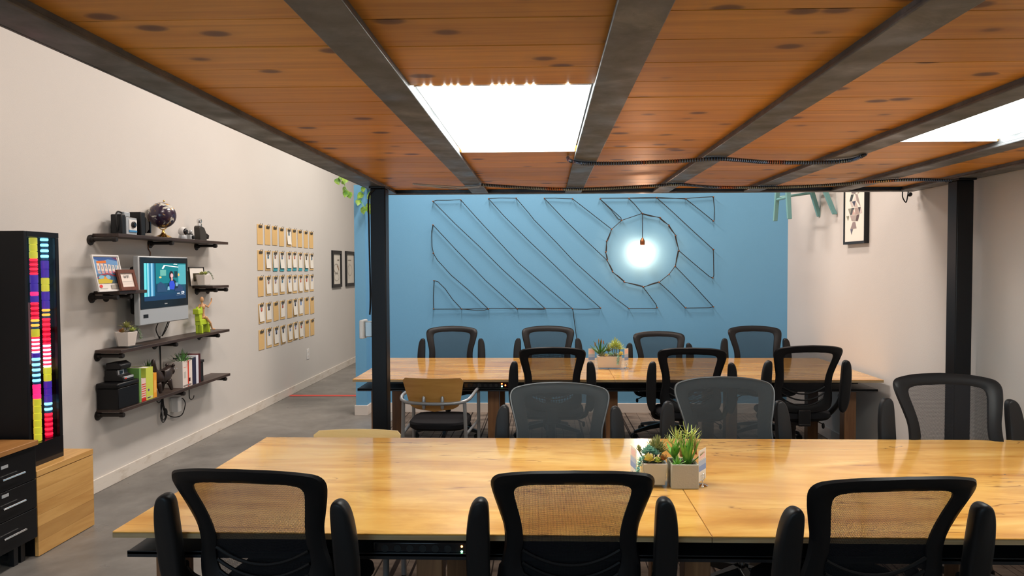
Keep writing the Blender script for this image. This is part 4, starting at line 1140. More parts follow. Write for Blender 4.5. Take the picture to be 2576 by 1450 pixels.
limb(MB(), [(Xm, ym, zb + .012), (Xm, ym - .004, zb + .05), (Xm, ym - .012, zb + .11), (Xm, ym - .016, zb + .15)], [.019, .013, .023, .007]).build('torso', M['mannequin'], mq, world=True)
MB().sphere((Xm, ym - .02, zb + .178), .021, 12, 8, (.8, .9, 1.25)).build('head', M['mannequin'], mq, world=True)
limb(MB(), [(Xm + .015, ym + .004, zb + .125), (Xm + .02, ym + .055, zb + .105), (Xm + .02, ym + .115, zb + .15), (Xm + .02, ym + .122, zb + .178)], [.009, .007, .006, .006]).build('arm', M['mannequin'], mq, world=True)
limb(MB(), [(Xm - .02, ym - .02, zb + .125), (Xm - .03, ym - .05, zb + .085), (Xm - .02, ym - .03, zb + .04), (Xm - .02, ym - .02, zb + .03)], [.009, .007, .006, .006]).build('arm', M['mannequin'], mq, world=True)
limb(MB(), [(Xm + .028, ym, zb + .01), (Xm + .045, ym + .04, zb - .04), (Xm + .045, ym + .075, zb - .10), (Xm + .05, ym + .105, zb - .105)], [.012, .009, .007, .007]).build('leg', M['mannequin'], mq, world=True)
limb(MB(), [(Xm - .028, ym, zb + .01), (Xm - .045, ym - .01, zb - .04), (Xm - .045, ym + .03, zb - .10), (Xm - .05, ym + .06, zb - .105)], [.012, .009, .007, .007]).build('leg', M['mannequin'], mq, world=True)

# --- lowest shelf
z4 = SH[4] + .012
ya = onX(283, 1015, -3.12).y; yb = onX(345, 1000, -3.09).y
bx_ = thing('black_storage_box', 'black lidded box at the left end of the lowest shelf', 'box', (-3.15, (ya + yb) / 2, z4))
MB().box((-3.235, ya, z4), (-3.075, yb, z4 + .150)).build('box_body', M['black_cab'], bx_, world=True, bevel=.004)
MB().box((-3.24, ya - .012, z4 + .151), (-3.07, yb + .006, z4 + .190)).build('lid', M['black_cab'], bx_, world=True, bevel=.014)
zq = z4 + .191; yq = ya + .12
pc2 = thing('instant_camera', 'black and grey flip top instant camera standing on the black box', 'camera', (-3.14, yq, zq))
MB().prism([(-3.22, zq), (-3.075, zq), (-3.08, zq + .035), (-3.12, zq + .05), (-3.13, zq + .085), (-3.22, zq + .085)], .13, 'XZ', yq - .055).build('camera_body', M['black'], pc2, world=True, bevel=.006)
MB().prism([(-3.21, zq + .086), (-3.10, zq + .086), (-3.09, zq + .12), (-3.13, zq + .145), (-3.21, zq + .135)], .13, 'XZ', yq - .055).build('flash_head', M['black'], pc2, world=True, bevel=.008)
MB().box((-3.13, yq - .045, zq + .045), (-3.118, yq + .02, zq + .084)).box((-3.10, yq - .045, zq + .02), (-3.074, yq + .065, zq + .036)).build('face_plate', M['silver'], pc2, world=True, bevel=.002)
MB().box((-3.118, yq - .035, zq + .055), (-3.112, yq - .005, zq + .075)).build('lens', M['black_gloss'], pc2, world=True)
MB().box((-3.078, yq - .042, zq + .018), (-3.07, yq - .026, zq + .028)).build('shutter_button', mat('button_red', (.6, .04, .02)), pc2, world=True)
# books: spines face the room (+X)
def book(y0_, w_, h_, d_, cover, label, stripes=(), xf=None, name='book'):
    xf = xf if xf is not None else -3.08
    b_ = thing(name, label, 'book', (xf - d_ / 2, y0_ + w_ / 2, z4))
    cm = mat(name + '_cover', cover, .45)
    MB().box((xf - d_, y0_, z4), (xf, y0_ + .003, z4 + h_)).box((xf - d_, y0_ + w_ - .003, z4), (xf, y0_ + w_, z4 + h_)).box((xf - .003, y0_ + .003, z4), (xf, y0_ + w_ - .003, z4 + h_)).build('cover', cm, b_, world=True, smooth=False)
    MB().box((xf - d_ + .004, y0_ + .0032, z4 + .003), (xf - .0032, y0_ + w_ - .0032, z4 + h_ - .003)).build('pages', M['paper'], b_, world=True, smooth=False)
    if stripes:
        picture('spine_print', (xf, y0_, z4), (0, w_, 0), (0, 0, h_), (1, 0, 0), stripes, M['print'], b_)
    return b_
yb2 = onX(357, 1000, -3.08).y
book(yb2 - .03, .024, .258, .165, (.16, .34, .09), 'green magazine standing upright just behind the instant camera', [])
sp = [(rect(0, 0, 1, 1), C_(225, 195, 185))] + [(rect(.05, .12 + k * .1, .95, .16 + k * .1), C_(215, 50 + 10 * (k % 3), 30)) for k in range(7)] + [(rect(0, 0, 1, .12), C_(190, 30, 25))]
w1 = onX(368, 1000, -3.08).y
book(yb2 - .004, w1 - yb2 + .002, .175, .16, (.62, .42, .38), 'book with pink pictured cover and red and white spine', sp)
w2 = onX(386, 1000, -3.08).y
book(w1 + .001, w2 - w1 - .002, .250, .175, (.50, .58, .08), 'tall thick lime green hardback book', [(rect(0, 0, 1, 1), C_(195, 205, 75)), (rect(.1, .03, .9, .10), C_(210, 205, 150)), (rect(.15, .045, .6, .08), C_(60, 60, 40)), (oval(.35, .30, .12, .04), C_(90, 60, 120))])
w3 = onX(395, 990, -3.08).y
book(w2 + .004, w3 - w2 - .006, .195, .16, (.80, .36, .04), 'slim orange paperback right of the lime green book', [(rect(0, 0, 1, 1), C_(235, 150, 40)), (rect(.2, .2, .8, .7), C_(240, 175, 80))])
# small spiky plant behind the orange book
def spiky(name, label, y, x, zz_, potr, poth, leafR, n, m, potm):
    th = thing(name, label, 'potted plant', (x, y, zz_))
    MB().lathe([(potr * .8, zz_), (potr, zz_ + poth), (potr * .88, zz_ + poth), (potr * .8, zz_ + poth * .6)], (x, y, 0), 18).build('pot', potm, th, world=True)
    MB().lathe([(potr * .85, zz_ + poth * .8), (.001, zz_ + poth * .85)], (x, y, 0), 12).build('soil', M['soil'], th, world=True)
    rosette(th, (x, y, zz_ + poth * 1.0), leafR, n, 3, m, 80, 25, w=.085, curl=.12, thick=.05)
    return th
yy = onX(372, 950, -3.2).y
spiky('spiky_succulent', 'small dark spiky plant in a white pot behind the lime green book', onX(374, 965, -3.19).y, -3.19, z4, .036, .20, .080, 10, M['g_dark'], M['ceramic'])
yy = 5.765
spiky('aloe_plant', 'spiky aloe like plant in a white round pot beside the white and red book', yy, -3.12, z4, .042, .195, .115, 12, M['g_dark'], M['ceramic'])
# dark animal figurine
yf = onX(410, 950, -3.10).y
fg = thing('animal_figurine', 'dark bronze four legged animal figurine with raised tail before the white pots', 'figurine', (-3.10, yf, z4))
body = bpy.data.meshes.new('body')
# one continuous skinned body
def skin_figure(name, joints, edges, m, parent, sub=1):
    off = Vector((0, 0, 0)); q = parent
    while q is not None: off += q.location; q = q.parent
    me = bpy.data.meshes.new(name)
    me.from_pydata([tuple(Vector(j[:3]) - off) for j in joints], edges, [])
    o = bpy.data.objects.new(name, me); COL.objects.link(o); o.parent = parent
    sm = o.modifiers.new('skin', 'SKIN'); sm.use_smooth_shade = True
    for i, j in enumerate(joints): me.skin_vertices[0].data[i].radius = (j[3], j[3])
    me.skin_vertices[0].data[0].use_root = True
    ss = o.modifiers.new('sub', 'SUBSURF'); ss.levels = sub; ss.render_levels = sub
    me.materials.append(m)
    return o
Xg = -3.105
J = [(Xg, yf, z4 + .145, .045), (Xg, yf - .075, z4 + .15, .042), (Xg, yf + .075, z4 + .165, .05), (Xg + .005, yf + .115, z4 + .185, .043), (Xg + .01, yf + .138, z4 + .145, .026),
     (Xg + .025, yf - .09, z4 + .08, .022), (Xg + .028, yf - .075, z4 + .014, .014), (Xg - .025, yf - .10, z4 + .08, .022), (Xg - .028, yf - .10, z4 + .014, .014),
     (Xg + .025, yf + .06, z4 + .08, .020), (Xg + .028, yf + .09, z4 + .014, .013), (Xg - .025, yf + .05, z4 + .08, .020), (Xg - .028, yf + .04, z4 + .014, .013),
     (Xg, yf - .10, z4 + .20, .018), (Xg, yf - .125, z4 + .26, .020), (Xg, yf - .12, z4 + .30, .012)]
E = [(0, 1), (0, 2), (2, 3), (3, 4), (1, 5), (5, 6), (1, 7), (7, 8), (2, 9), (9, 10), (2, 11), (11, 12), (1, 13), (13, 14), (14, 15)]
skin_figure('body', J, E, M['darkfig'], fg)
for s_ in (-1, 1): MB().sphere((Xg + .005 + s_ * .028, yf + .108, z4 + .218), .014, 8, 6).build('ear', M['darkfig'], fg, world=True)
for s_ in (-1, 1): MB().sphere((Xg + .046, yf + .115 + s_ * .018, z4 + .188), .005, 6, 5).build('eye', M['silver'], fg, world=True)
wa = onX(460, 970, -3.08).y; wb = onX(484, 965, -3.08).y
sp = [(rect(0, 0, 1, 1), C_(228, 215, 205)), (rect(.52, 0, .66, 1), C_(215, 60, 35)), (rect(.62, .18, .80, .32), C_(60, 15, 15)), (rect(.1, .75, .4, .77), C_(220, 130, 110)), (rect(.12, .35, .35, .6), C_(190, 185, 175)), (rect(.05, .03, .9, .09), C_(130, 120, 115))]
book(wa, wb - wa, .225, .165, (.72, .67, .62), 'thick white book with a red stripe on its spine', sp)
wc_ = onX(494, 962, -3.08).y
book(wb + .002, wc_ - wb - .003, .235, .17, (.02, .02, .045), 'dark navy hardback book right of the white and red book', [(rect(0, 0, 1, 1), C_(30, 30, 55))])
wd = onX(500, 958, -3.08).y
book(wc_, wd - wc_ - .001, .25, .17, (.68, .70, .78), 'tall thin white book between the navy and the dark red books', [(rect(0, 0, 1, 1), C_(215, 218, 230))])
we = onX(505, 955, -3.08).y
book(wd + .001, we - wd, .258, .17, (.16, .012, .016), 'tall thin dark red hardback near the right end of the lowest shelf', [(rect(0, 0, 1, 1), C_(60, 12, 16))])
yk = we + .012
bk = thing('black_bookend', 'black bookend block at the right of the books on the lowest shelf', 'bookend', (-3.13, yk + .03, z4))
MB().box((-3.21, yk, z4), (-3.09, yk + .06, z4 + .17)).build('block', M['black'], bk, world=True, bevel=.004)
MB().box((-3.215, yk - .005, z4 + .171), (-3.085, yk + .068, z4 + .195)).build('cap', M['black'], bk, world=True, bevel=.004)
MB().lathe([(.05, z4 + .196), (.012, z4 + .235), (.001, z4 + .24)], (-3.15, yk + .03, 0), 4).build('roof', M['black'], bk, world=True)
# hook, cables and plug box under the lowest shelf
zs = SH[4]
yh = onX(476, 985, -3.1).y
tag(MB().tube(spline([(-3.10, yh, zs - .012), (-3.10, yh, zs - .09), (-3.095, yh + .015, zs - .115), (-3.085, yh + .035, zs - .11), (-3.08, yh + .042, zs - .085)], 6), .004, 6).build('hook', M['pipe']), 'small black hook hanging below the lowest shelf', 'hook')
hb = onX(440, 1018, XL + .03)
ob = thing('plug_adapter', 'white power adapter plugged into the wall outlet under the lowest shelf', 'adapter', (XL + .03, hb.y, hb.z))
MB().box((XL + .001, hb.y - .035, hb.z - .06), (XL + .008, hb.y + .035, hb.z + .06)).build('outlet_plate', M['white'], ob, world=True, bevel=.002)
MB().box((XL + .009, hb.y - .03, hb.z - .065), (XL + .075, hb.y + .032, hb.z + .065)).build('adapter_body', M['white'], ob, world=True, bevel=.006)
MB().box((XL + .009, hb.y + .034, hb.z + .02), (XL + .05, hb.y + .07, hb.z + .045)).build('plug', M['black'], ob, world=True, bevel=.004)
cab = MB()
cab.tube(spline([(XL + .03, hb.y + .07, hb.z + .033), (XL + .03, hb.y + .13, hb.z + .025), (XL + .03, hb.y + .17, hb.z - .03), (XL + .03, hb.y + .12, hb.z - .11), (XL + .03, hb.y + .02, hb.z - .115), (XL + .02, hb.y - .07, hb.z - .085), (XL + .02, hb.y - .16, hb.z - .01), (XL + .02, hb.y - .17, zs - .02)], 8), .0045, 6)
yc = onX(412, 1040, XL + .03).y
for k in range(3):
    dy = .012 * k
    cab.tube(spline([(XL + .02, yc + .02, zs - .02), (XL + .025, yc - .01 - dy, zs - .12), (XL + .03, yc - .05 + dy, zs - .21), (XL + .03, yc - .01, zs - .27 + dy), (XL + .03, yc + .045 - dy, zs - .22), (XL + .025, yc + .01, zs - .12), (XL + .02, yc + .01, zs - .02)], 6), .003, 5)
cab.sphere((XL + .035, yc + .02, zs - .19), .02, 8, 6, (.7, 1, 1.8))
yc2 = onX(402, 1000, XL + .03).y
cab.tube(spline([(XL + .02, yc2 - .04, zs - .015), (XL + .02, yc2 - .03, zs - .07), (XL + .02, yc2 + .01, zs - .095), (XL + .02, yc2 + .05, zs - .06), (XL + .02, yc2 + .055, zs - .015)], 6), .0035, 5)
tag(cab.build('cable_bundle', M['rubber']), 'tangle of looped black cables under the lowest shelf', 'cable')

# ================================================================== CLIPBOARDS
papers = {0: {4}, 1: set(range(1, 9)), 2: set(range(1, 9)), 3: {0, 1, 3, 5, 6}, 4: {1, 2, 3, 4, 5, 6}}
colx = [655, 674, 692, 709, 727, 740.5, 755, 770, 783.5]
rowtop = [2.124, 1.824, 1.525, 1.216, .912]
ordn = ['first', 'second', 'third', 'fourth', 'fifth', 'sixth', 'seventh', 'eighth', 'ninth']
rown = ['top', 'second', 'middle', 'fourth', 'bottom']
bare_c = thing('clipboard', '', 'clipboard'); 
MB().box((0, -.077, -.23), (.0045, .077, 0)).build('board', M['kraft'], bare_c, bevel=.0015)
MB().box((.005, -.042, -.036), (.013, .042, -.012)).tube([(.012, -.03, -.012), (.022, -.028, .006), (.024, -.02, .012)], .003, 5).tube([(.012, .03, -.012), (.022, .028, .006), (.024, .02, .012)], .003, 5).build('clip', M['clip'], bare_c, bevel=.001)
random.seed(3)
first = True
for r_ in range(5):
    for c_ in range(9):
        if first: o = bare_c; first = False
        else: o = copy_tree(bare_c)
        p = onX(colx[c_], 700, XL)
        o.location = (XL + .001, p.y, rowtop[r_] + random.uniform(-.004, .004))
        tilt = random.uniform(-.008, .008)
        if (r_, c_) in ((3, 2), (3, 8), (3, 0), (4, 3)): tilt = .05
        o.rotation_euler = (tilt, 0, 0)
        if c_ in papers[r_]:
            lean = random.uniform(0, .05); sway = random.uniform(-.03, .05)
            teal = (r_ == 1 and c_ in (2, 3, 4, 5, 6, 7))
            blk_paper = []
            lvl = -.21 + random.uniform(0, .012)
            if teal:
                MB().add([(.0052, -.066, -.24), (.0052, .066, -.24), (.0052, .066, -.02), (.0052, -.066, -.02)], [(0, 1, 2, 3)]).build('teal_sheet', M['tealsheet'] if 'tealsheet' in M else M.setdefault('tealsheet', mat('teal_card', (.05, .34, .42))), o, smooth=False)
            n_ = 5; mb = MB()
            for k in range(n_ + 1):
                zz_ = -.016 + (lvl + .016) * k / n_
                xx = .0062 + lean * .22 * (k / n_) ** 2
                sh_ = sway * .1 * (k / n_)
                mb.v += [Vector((xx, -.064 + sh_, zz_)), Vector((xx, .066 + sh_, zz_))]
            for k in range(n_): mb.f.append((2 * k, 2 * k + 1, 2 * k + 3, 2 * k + 2))
            pp = mb.build('paper', M['paper'], o)
            cc = random.choice([(40, 40, 60), (60, 90, 150), (120, 60, 50), (70, 60, 50), (150, 110, 70), (30, 60, 110)])
            c2_ = random.choice([(170, 120, 100), (40, 40, 40), (90, 130, 190), (60, 110, 140), (190, 80, 60)])
            x0_ = .0085 + lean * .02
            pol = [(rect(.30, .62, .62, .84), C_(*cc)), (rect(.34, .60, .58, .70), C_(*c2_)), (oval(.46, .75, .09, .05, 8), C_(*[min(255, q + 60) for q in c2_])),
                   (rect(.15, .42, .8, .425), (.55, .5, .42)), (rect(.15, .36, .8, .365), (.55, .5, .42)), (rect(.15, .30, .75, .305), (.55, .5, .42))]
            picture('photo', (x0_, -.064, lvl), (0, .13, 0), (lean * -.0, 0, -.016 - lvl), (1, 0, 0), [pol[i] for i in (0, 1, 2)], M['print'], o, world=False)
            kind = 'clipboard with photo sheet' + (' and teal edge' if teal else '')
        else:
            kind = 'bare brown clipboard'
        o['label'] = '%s, %s in the %s row of the clipboard grid' % (kind, ordn[c_], rown[r_])
        o['group'] = 'clipboards in rows on the left wall'

# framed drawings farther along the left wall
def wall_frame(px0, px1, pyt, pyb, label, pol):
    a = onX(px0, 680, XL + .02); b = onX(px1, 680, XL + .02)
    zt_ = onX((px0 + px1) / 2, pyt, XL + .02).z; zb_ = onX((px0 + px1) / 2, pyb, XL + .02).z
    f = thing('framed_drawing', label, 'picture', (XL, (a.y + b.y) / 2, zb_)); bw_ = .05
    MB().box((XL + .001, a.y, zb_), (XL + .025, b.y, zb_ + bw_)).box((XL + .001, a.y, zt_ - bw_), (XL + .025, b.y, zt_)).box((XL + .001, a.y, zb_ + bw_), (XL + .025, a.y + bw_, zt_ - bw_)).box((XL + .001, b.y - bw_, zb_ + bw_), (XL + .025, b.y, zt_ - bw_)).build('frame', M['black'], f, world=True, smooth=False)
    picture('print', (XL + .008, a.y + bw_, zb_ + bw_), (0, b.y - a.y - 2 * bw_, 0), (0, 0, zt_ - zb_ - 2 * bw_), (1, 0, 0), pol, M['print'], f)
    return f
def ringpoly(cx, cy, rx, ry, t_, c, n=18):
    out = []
    for k in range(n):
        a0 = 2 * PI * k / n; a1 = 2 * PI * (k + 1) / n
        out.append(([(cx + rx * math.cos(a0), cy + ry * math.sin(a0)), (cx + rx * math.cos(a1), cy + ry * math.sin(a1)), (cx + (rx - t_) * math.cos(a1), cy + (ry - t_) * math.sin(a1)), (cx + (rx - t_) * math.cos(a0), cy + (ry - t_) * math.sin(a0))], c))
    return out
pol = [(rect(0, 0, 1, 1), (.68, .64, .56))] + ringpoly(.5, .22, .32, .13, .03, (.42, .39, .34)) + ringpoly(.45, .52, .34, .16, .03, (.42, .39, .34)) + [(rect(.6, .78, .85, .82), (.25, .22, .18)), ([(.55, .6), (.8, .45), (.82, .47), (.58, .63)], (.4, .2, .1)), (rect(.2, .35, .7, .365), (.4, .38, .33))]
wall_frame(837, 860, 631, 723, 'tall black framed line drawing on the left wall, right of the clipboards', pol)
pol = [(rect(0, 0, 1, 1), (.68, .64, .56))] + ringpoly(.45, .45, .3, .2, .03, (.42, .39, .34)) + [(rect(.3, .15, .35, .7), (.45, .42, .36)), (rect(.2, .78, .6, .81), (.3, .27, .22))]
wall_frame(871, 894, 633, 720, 'black framed line drawing on the left wall half hidden by the blue wall end', pol)
# outlet plate
p = onX(774, 891, XL)
ol = thing('wall_outlet', 'white outlet plate low on the left wall below the clipboards', 'outlet', (XL, p.y, p.z))
MB().box((XL + .0005, p.y - .045, p.z - .07), (XL + .007, p.y + .045, p.z + .07)).build('plate', M['white'], ol, world=True, bevel=.002)
for dz in (-.03, .03): MB().lathe([(.016, 0), (.016, .002)], (XL + .0072, p.y, p.z + dz), 12, 'X').build('socket', M['base'], ol, world=True)

# ================================================================== DISPLAY CASE, BAMBOO BOX, DESK
X0 = -2.83
ba = onZ(103, 1403, 0); bb2 = onZ(232, 1322, 0)
by0, by1, bxf = ba.y, bb2.y, (ba.x + bb2.x) / 2
bh = .488
bc = thing('bamboo_chest', 'low bamboo chest on the concrete floor under the black display case', 'chest', ((XL + bxf) / 2, (by0 + by1) / 2, 0))
mb = MB().box((XL + .02, by0, bh - .035), (bxf + .003, by1, bh)); mb.build('lid', M['bamboo'], bc, world=True, bevel=.002)
MB().box((XL + .02, by0 + .01, .004), (bxf - .022, by1 - .002, bh - .038)).build('carcass', M['black_cab'], bc, world=True)
hts = [.004, .085, .17, .235, .30, .375, bh - .038]
for k in range(6):
    MB().box((bxf - .02, by0 + .003, hts[k] + .0004), (bxf, by1, hts[k + 1] - .0004)).build('panel_board', M['bamboo'], bc, world=True, smooth=False)
cxf = -2.915
cy0 = onX(59, 582, cxf).y; cy1 = onX(148, 587, cxf).y
dc = thing('display_case', 'tall black display case with coloured glowing columns against the left wall', 'display case', ((XL + cxf) / 2, (cy0 + cy1) / 2, bh))
ztop = onX(148, 587, cxf).z
bzl = .615
T_ = .022
MB().box((XL + .03, cy0, bh + .0), (cxf, cy0 + T_, ztop)).build('side_panel', M['black_cab'], dc, world=True, bevel=.002)
MB().box((XL + .03, cy1 - .004, bh), (cxf - .006, cy1 + .0, ztop)).build('side_panel', M['black_cab'], dc, world=True)
MB().box((XL + .03, cy0 + T_, ztop - .03), (cxf, cy1 - .004, ztop)).build('top_panel', M['black_cab'], dc, world=True)
MB().box((XL + .03, cy0 + T_, bh), (cxf, cy1 - .004, bzl)).build('plinth', M['black_gloss'], dc, world=True)
MB().box((XL + .03, cy0 + T_, bzl), (XL + .05, cy1 - .004, ztop - .03)).build('back_panel', M['black_gloss'], dc, world=True)
MB().box((cxf - .02, cy1 - .03, bzl), (cxf, cy1 - .004, ztop - .03)).build('door_stile', M['black_cab'], dc, world=True, bevel=.002)
MB().box((cxf - .006, cy0 + T_, bzl), (cxf - .003, cy1 - .03, ztop - .03)).build('glass_pane', M['glass_dark'], dc, world=True, smooth=False)
MB().box((-3.1, cy1 - .05, 1.05), (-3.08, cy1 - .03, 1.42)).build('reflection_strip', M['silver'], dc, world=True)  # pale strip standing in for a reflection in the glass
def column(cx, cy, zlo, zhi, segs, r=.021):
    tot = segs[-1][2] - segs[0][1]
    core = MB().tube([(cx, cy, zlo), (cx, cy, zhi)], r * .35, 8).build('light_column', M['glass'], dc, world=True)
    for code, a, b in segs:
        za = zhi - (zhi - zlo) * (a - segs[0][1]) / tot; zb_ = zhi - (zhi - zlo) * (b - segs[0][1]) / tot
        n_ = {'C': max(2, round((b - a) / 16)), 'O': max(2, round((b - a) / 14)), 'X': max(2, round((b - a) / 13)), 'R': max(1, round((b - a) / 15)), 'P': max(1, round((b - a) / 30))}.get(code, max(1, round((b - a) / 45)))
        for k in range(n_):
            z0_ = za - (za - zb_) * k / n_; z1_ = za - (za - zb_) * (k + 1) / n_
            mm = {'C': ('t_C', 't_K'), 'O': ('t_O', 't_K'), 'X': ('t_R', 't_W'), 'R': ('t_R', 't_r'), 'Y': ('t_Y', 't_Y'), 'B': ('t_B', 't_B'), 'P': ('t_P', 't_P')}[code][k % 2]
            g = .0006
            rr = r * (.97 if k % 2 else 1.0)
            prof = [(rr * .8, z1_ + g), (rr, z1_ + g + .002), (rr, z0_ - g - .002), (rr * .8, z0_ - g)]
            MB().lathe(prof, (cx, cy, 0), 14).build('glowing_ring', M[mm], core, world=True)
colX = -2.955
cyA = onX(88, 800, colX).y; cyB = onX(116, 800, colX).y
zlo = bzl + .002; zhi = ztop - .033
column(colX, cyA, zlo, zhi, [('Y', 95, 225), ('R', 225, 325), ('B', 325, 430), ('P', 430, 455), ('B', 455, 495), ('R', 495, 600), ('O', 600, 660), ('Y', 660, 710), ('X', 710, 810), ('B', 810, 840), ('C', 840, 1005), ('P', 1005, 1095), ('Y', 1095, 1360)])
column(colX, cyB, zlo, zhi, [('C', 95, 230), ('B', 230, 335), ('Y', 335, 418), ('B', 418, 525), ('O', 525, 580), ('R', 580, 730), ('X', 730, 880), ('Y', 880, 965), ('B', 965, 1095), ('C', 1095, 1160), ('R', 1160, 1310)])
column(-3.02, cyA - .035, zlo, zhi, [('C', 95, 230), ('B', 230, 340), ('Y', 340, 420), ('B', 420, 530), ('O', 530, 590), ('R', 590, 740), ('X', 740, 900), ('Y', 900, 990), ('R', 990, 1120), ('X', 1120, 1170), ('R', 1170, 1360)])

# desk with drawers
DXF = -2.84
dy1 = by0 - .006
dk = thing('wood_top_desk', 'brown wood desk top at the left edge of the photo over black drawers', 'desk', (-3.1, 3.0, 0))
MB().box((XL + .02, 1.6, .640), (DXF + .015, dy1, .668)).build('desk_top', M['desk_wood'], dk, world=True, bevel=.003)
MB().box((XL + .03, 1.62, .02), (DXF - .03, 1.66, .638)).build('desk_leg', M['black_cab'], dk, world=True)
MB().box((XL + .03, 1.66, .55), (XL + .05, 3.30, .638)).build('back_rail', M['black_cab'], dk, world=True)
dp = thing('drawer_pedestal', 'black three drawer pedestal with chrome handles beside the bamboo chest', 'drawers', (-3.05, 3.57, 0))
py0_ = 3.33
MB().box((XL + .03, py0_, .115), (DXF - .02, dy1, .638)).build('carcass', M['black_cab'], dp, world=True, bevel=.002)
for k, (a, b) in enumerate(((.452, .634), (.292, .448), (.122, .288))):
    dr = MB().box((DXF - .019, py0_ + .004, a), (DXF, dy1 - .004, b)).build('drawer', M['black_cab'], dp, world=True, bevel=.002)
    h0 = onX(4, 1190, DXF + .02).y; h1 = onX(61, 1180, DXF + .02).y
    hz = (.520, .367, .208)[k]
    MB().tube([(DXF + .024, h0, hz), (DXF + .024, h1, hz)], .005, 8).tube([(DXF, h0 + .025, hz), (DXF + .024, h0 + .025, hz)], .004, 6).tube([(DXF, h1 - .025, hz), (DXF + .024, h1 - .025, hz)], .004, 6).build('handle', M['chrome'], dr, world=True)
    if k < 2:
        MB().box((DXF, h0 + .02, hz + .052), (DXF + .003, h0 + .065, hz + .068)).build('label_holder', M['silver'], dr, world=True)
for yl in (py0_ + .03, 3.60, dy1 - .05):
    MB().box((DXF - .08, yl - .015, 0), (DXF - .05, yl + .015, .114)).build('foot', M['black_metal'], dp, world=True)
for yl in (py0_ + .03, dy1 - .05):
    MB().box((XL + .06, yl - .015, 0), (XL + .09, yl + .015, .114)).build('foot', M['black_metal'], dp, world=True)

# ================================================================== RIGHT WALL: framed feather print, teal stool
XP = 2.62
fy1 = onX(2121, 600, XP).y; fy0 = onX(2174, 600, XP).y
fzb = onX(2174, 612, XP).z; fzt = fzb + .78
fp = thing('feather_print', 'black box frame with a print of grey triangles on the right wall', 'picture', (XP, (fy0 + fy1) / 2, fzb))
bw_ = .022
MB().box((XP, fy0, fzb), (XR - .001, fy1, fzb + bw_)).box((XP, fy0, fzt - bw_), (XR - .001, fy1, fzt)).box((XP, fy0, fzb + bw_), (XR - .001, fy0 + bw_ * .4, fzt - bw_)).box((XP, fy1 - bw_, fzb + bw_), (XR - .001, fy1, fzt - bw_)).build('frame', M['black'], fp, world=True, smooth=False)
MB().box((XP + .006, fy0 + bw_ * .4, fzb + bw_), (XP + .012, fy1 - bw_, fzt - bw_)).build('mount_board', M['paper'], fp, world=True, smooth=False)
def F(zx, zy):   # zoom pixel -> 0..1 on the print (u from left = far side)
    px = 1900 + zx / 4.293; py = 440 + zy / 4.293
    p = onX(px, py, XP + .006); return ((fy1 - p.y) / (fy1 - fy0), (p.z - fzb) / (fzt - fzb))
tri = [([(1035, 215), (1065, 210), (1045, 285), (1018, 290)], (60, 62, 62)), ([(1075, 210), (1105, 208), (1138, 345), (1095, 280)], (150, 135, 130)), ([(1045, 290), (1085, 280), (1070, 345)], (60, 60, 78)), ([(1085, 215), (1058, 282), (1095, 278)], (215, 200, 190)),
       ([(1022, 290), (1045, 288), (1060, 350), (1040, 355)], (195, 180, 172)), ([(1085, 282), (1070, 350), (1110, 345)], (190, 170, 160)), ([(1003, 368), (1040, 362), (1030, 432), (1018, 420)], (140, 135, 120)), ([(1042, 360), (1072, 358), (1050, 430), (1024, 436)], (75, 75, 75)),
       ([(1074, 358), (1108, 352), (1125, 425), (1082, 428)], (165, 140, 132)), ([(1110, 350), (1140, 346), (1128, 420)], (70, 60, 62)), ([(1060, 372), (1082, 430), (1048, 433)], (200, 165, 155)), ([(1140, 350), (1155, 410), (1128, 418)], (205, 190, 185)),
       ([(985, 448), (1015, 444), (1003, 500)], (130, 130, 110)), ([(1025, 440), (1062, 438), (1042, 500)], (170, 150, 145)), ([(1060, 440), (1098, 432), (1085, 500), (1045, 500)], (165, 150, 142)), ([(1100, 432), (1125, 428), (1108, 500), (1088, 500)], (85, 65, 65)),
       ([(1055, 510), (1080, 508), (1094, 578), (1030, 585)], (140, 122, 120)), ([(1028, 588), (1056, 586), (1040, 648)], (88, 88, 105)), ([(1040, 200), (1060, 130), (1085, 205)], (120, 110, 112)), ([(1060, 120), (1100, 110), (1090, 200)], (90, 85, 95)), ([(1100, 100), (1130, 180), (1108, 205)], (170, 160, 150))]
pol = [(([F(*q_) for q_ in pts]), C_(*c)) for pts, c in tri]
picture('triangle_print', (XP + .0058, fy1, fzb), (0, fy0 - fy1, 0), (0, 0, fzt - fzb), (-1, 0, 0), pol, M['print'], fp, step=.0001)

feet = [(1950, 560), (1986, 555), (2061, 549.5), (2100, 543.7)]
zf = 2.07
FP = [onZ(a, b, zf) for a, b in feet]
FP = [Vector((p.x, p.y, zf)) for p in FP]
sc0 = sum(FP, Vector()) / 4
stl = thing('teal_stool', 'teal painted wooden stool hung high on the right wall', 'stool', (sc0.x, sc0.y, zf))
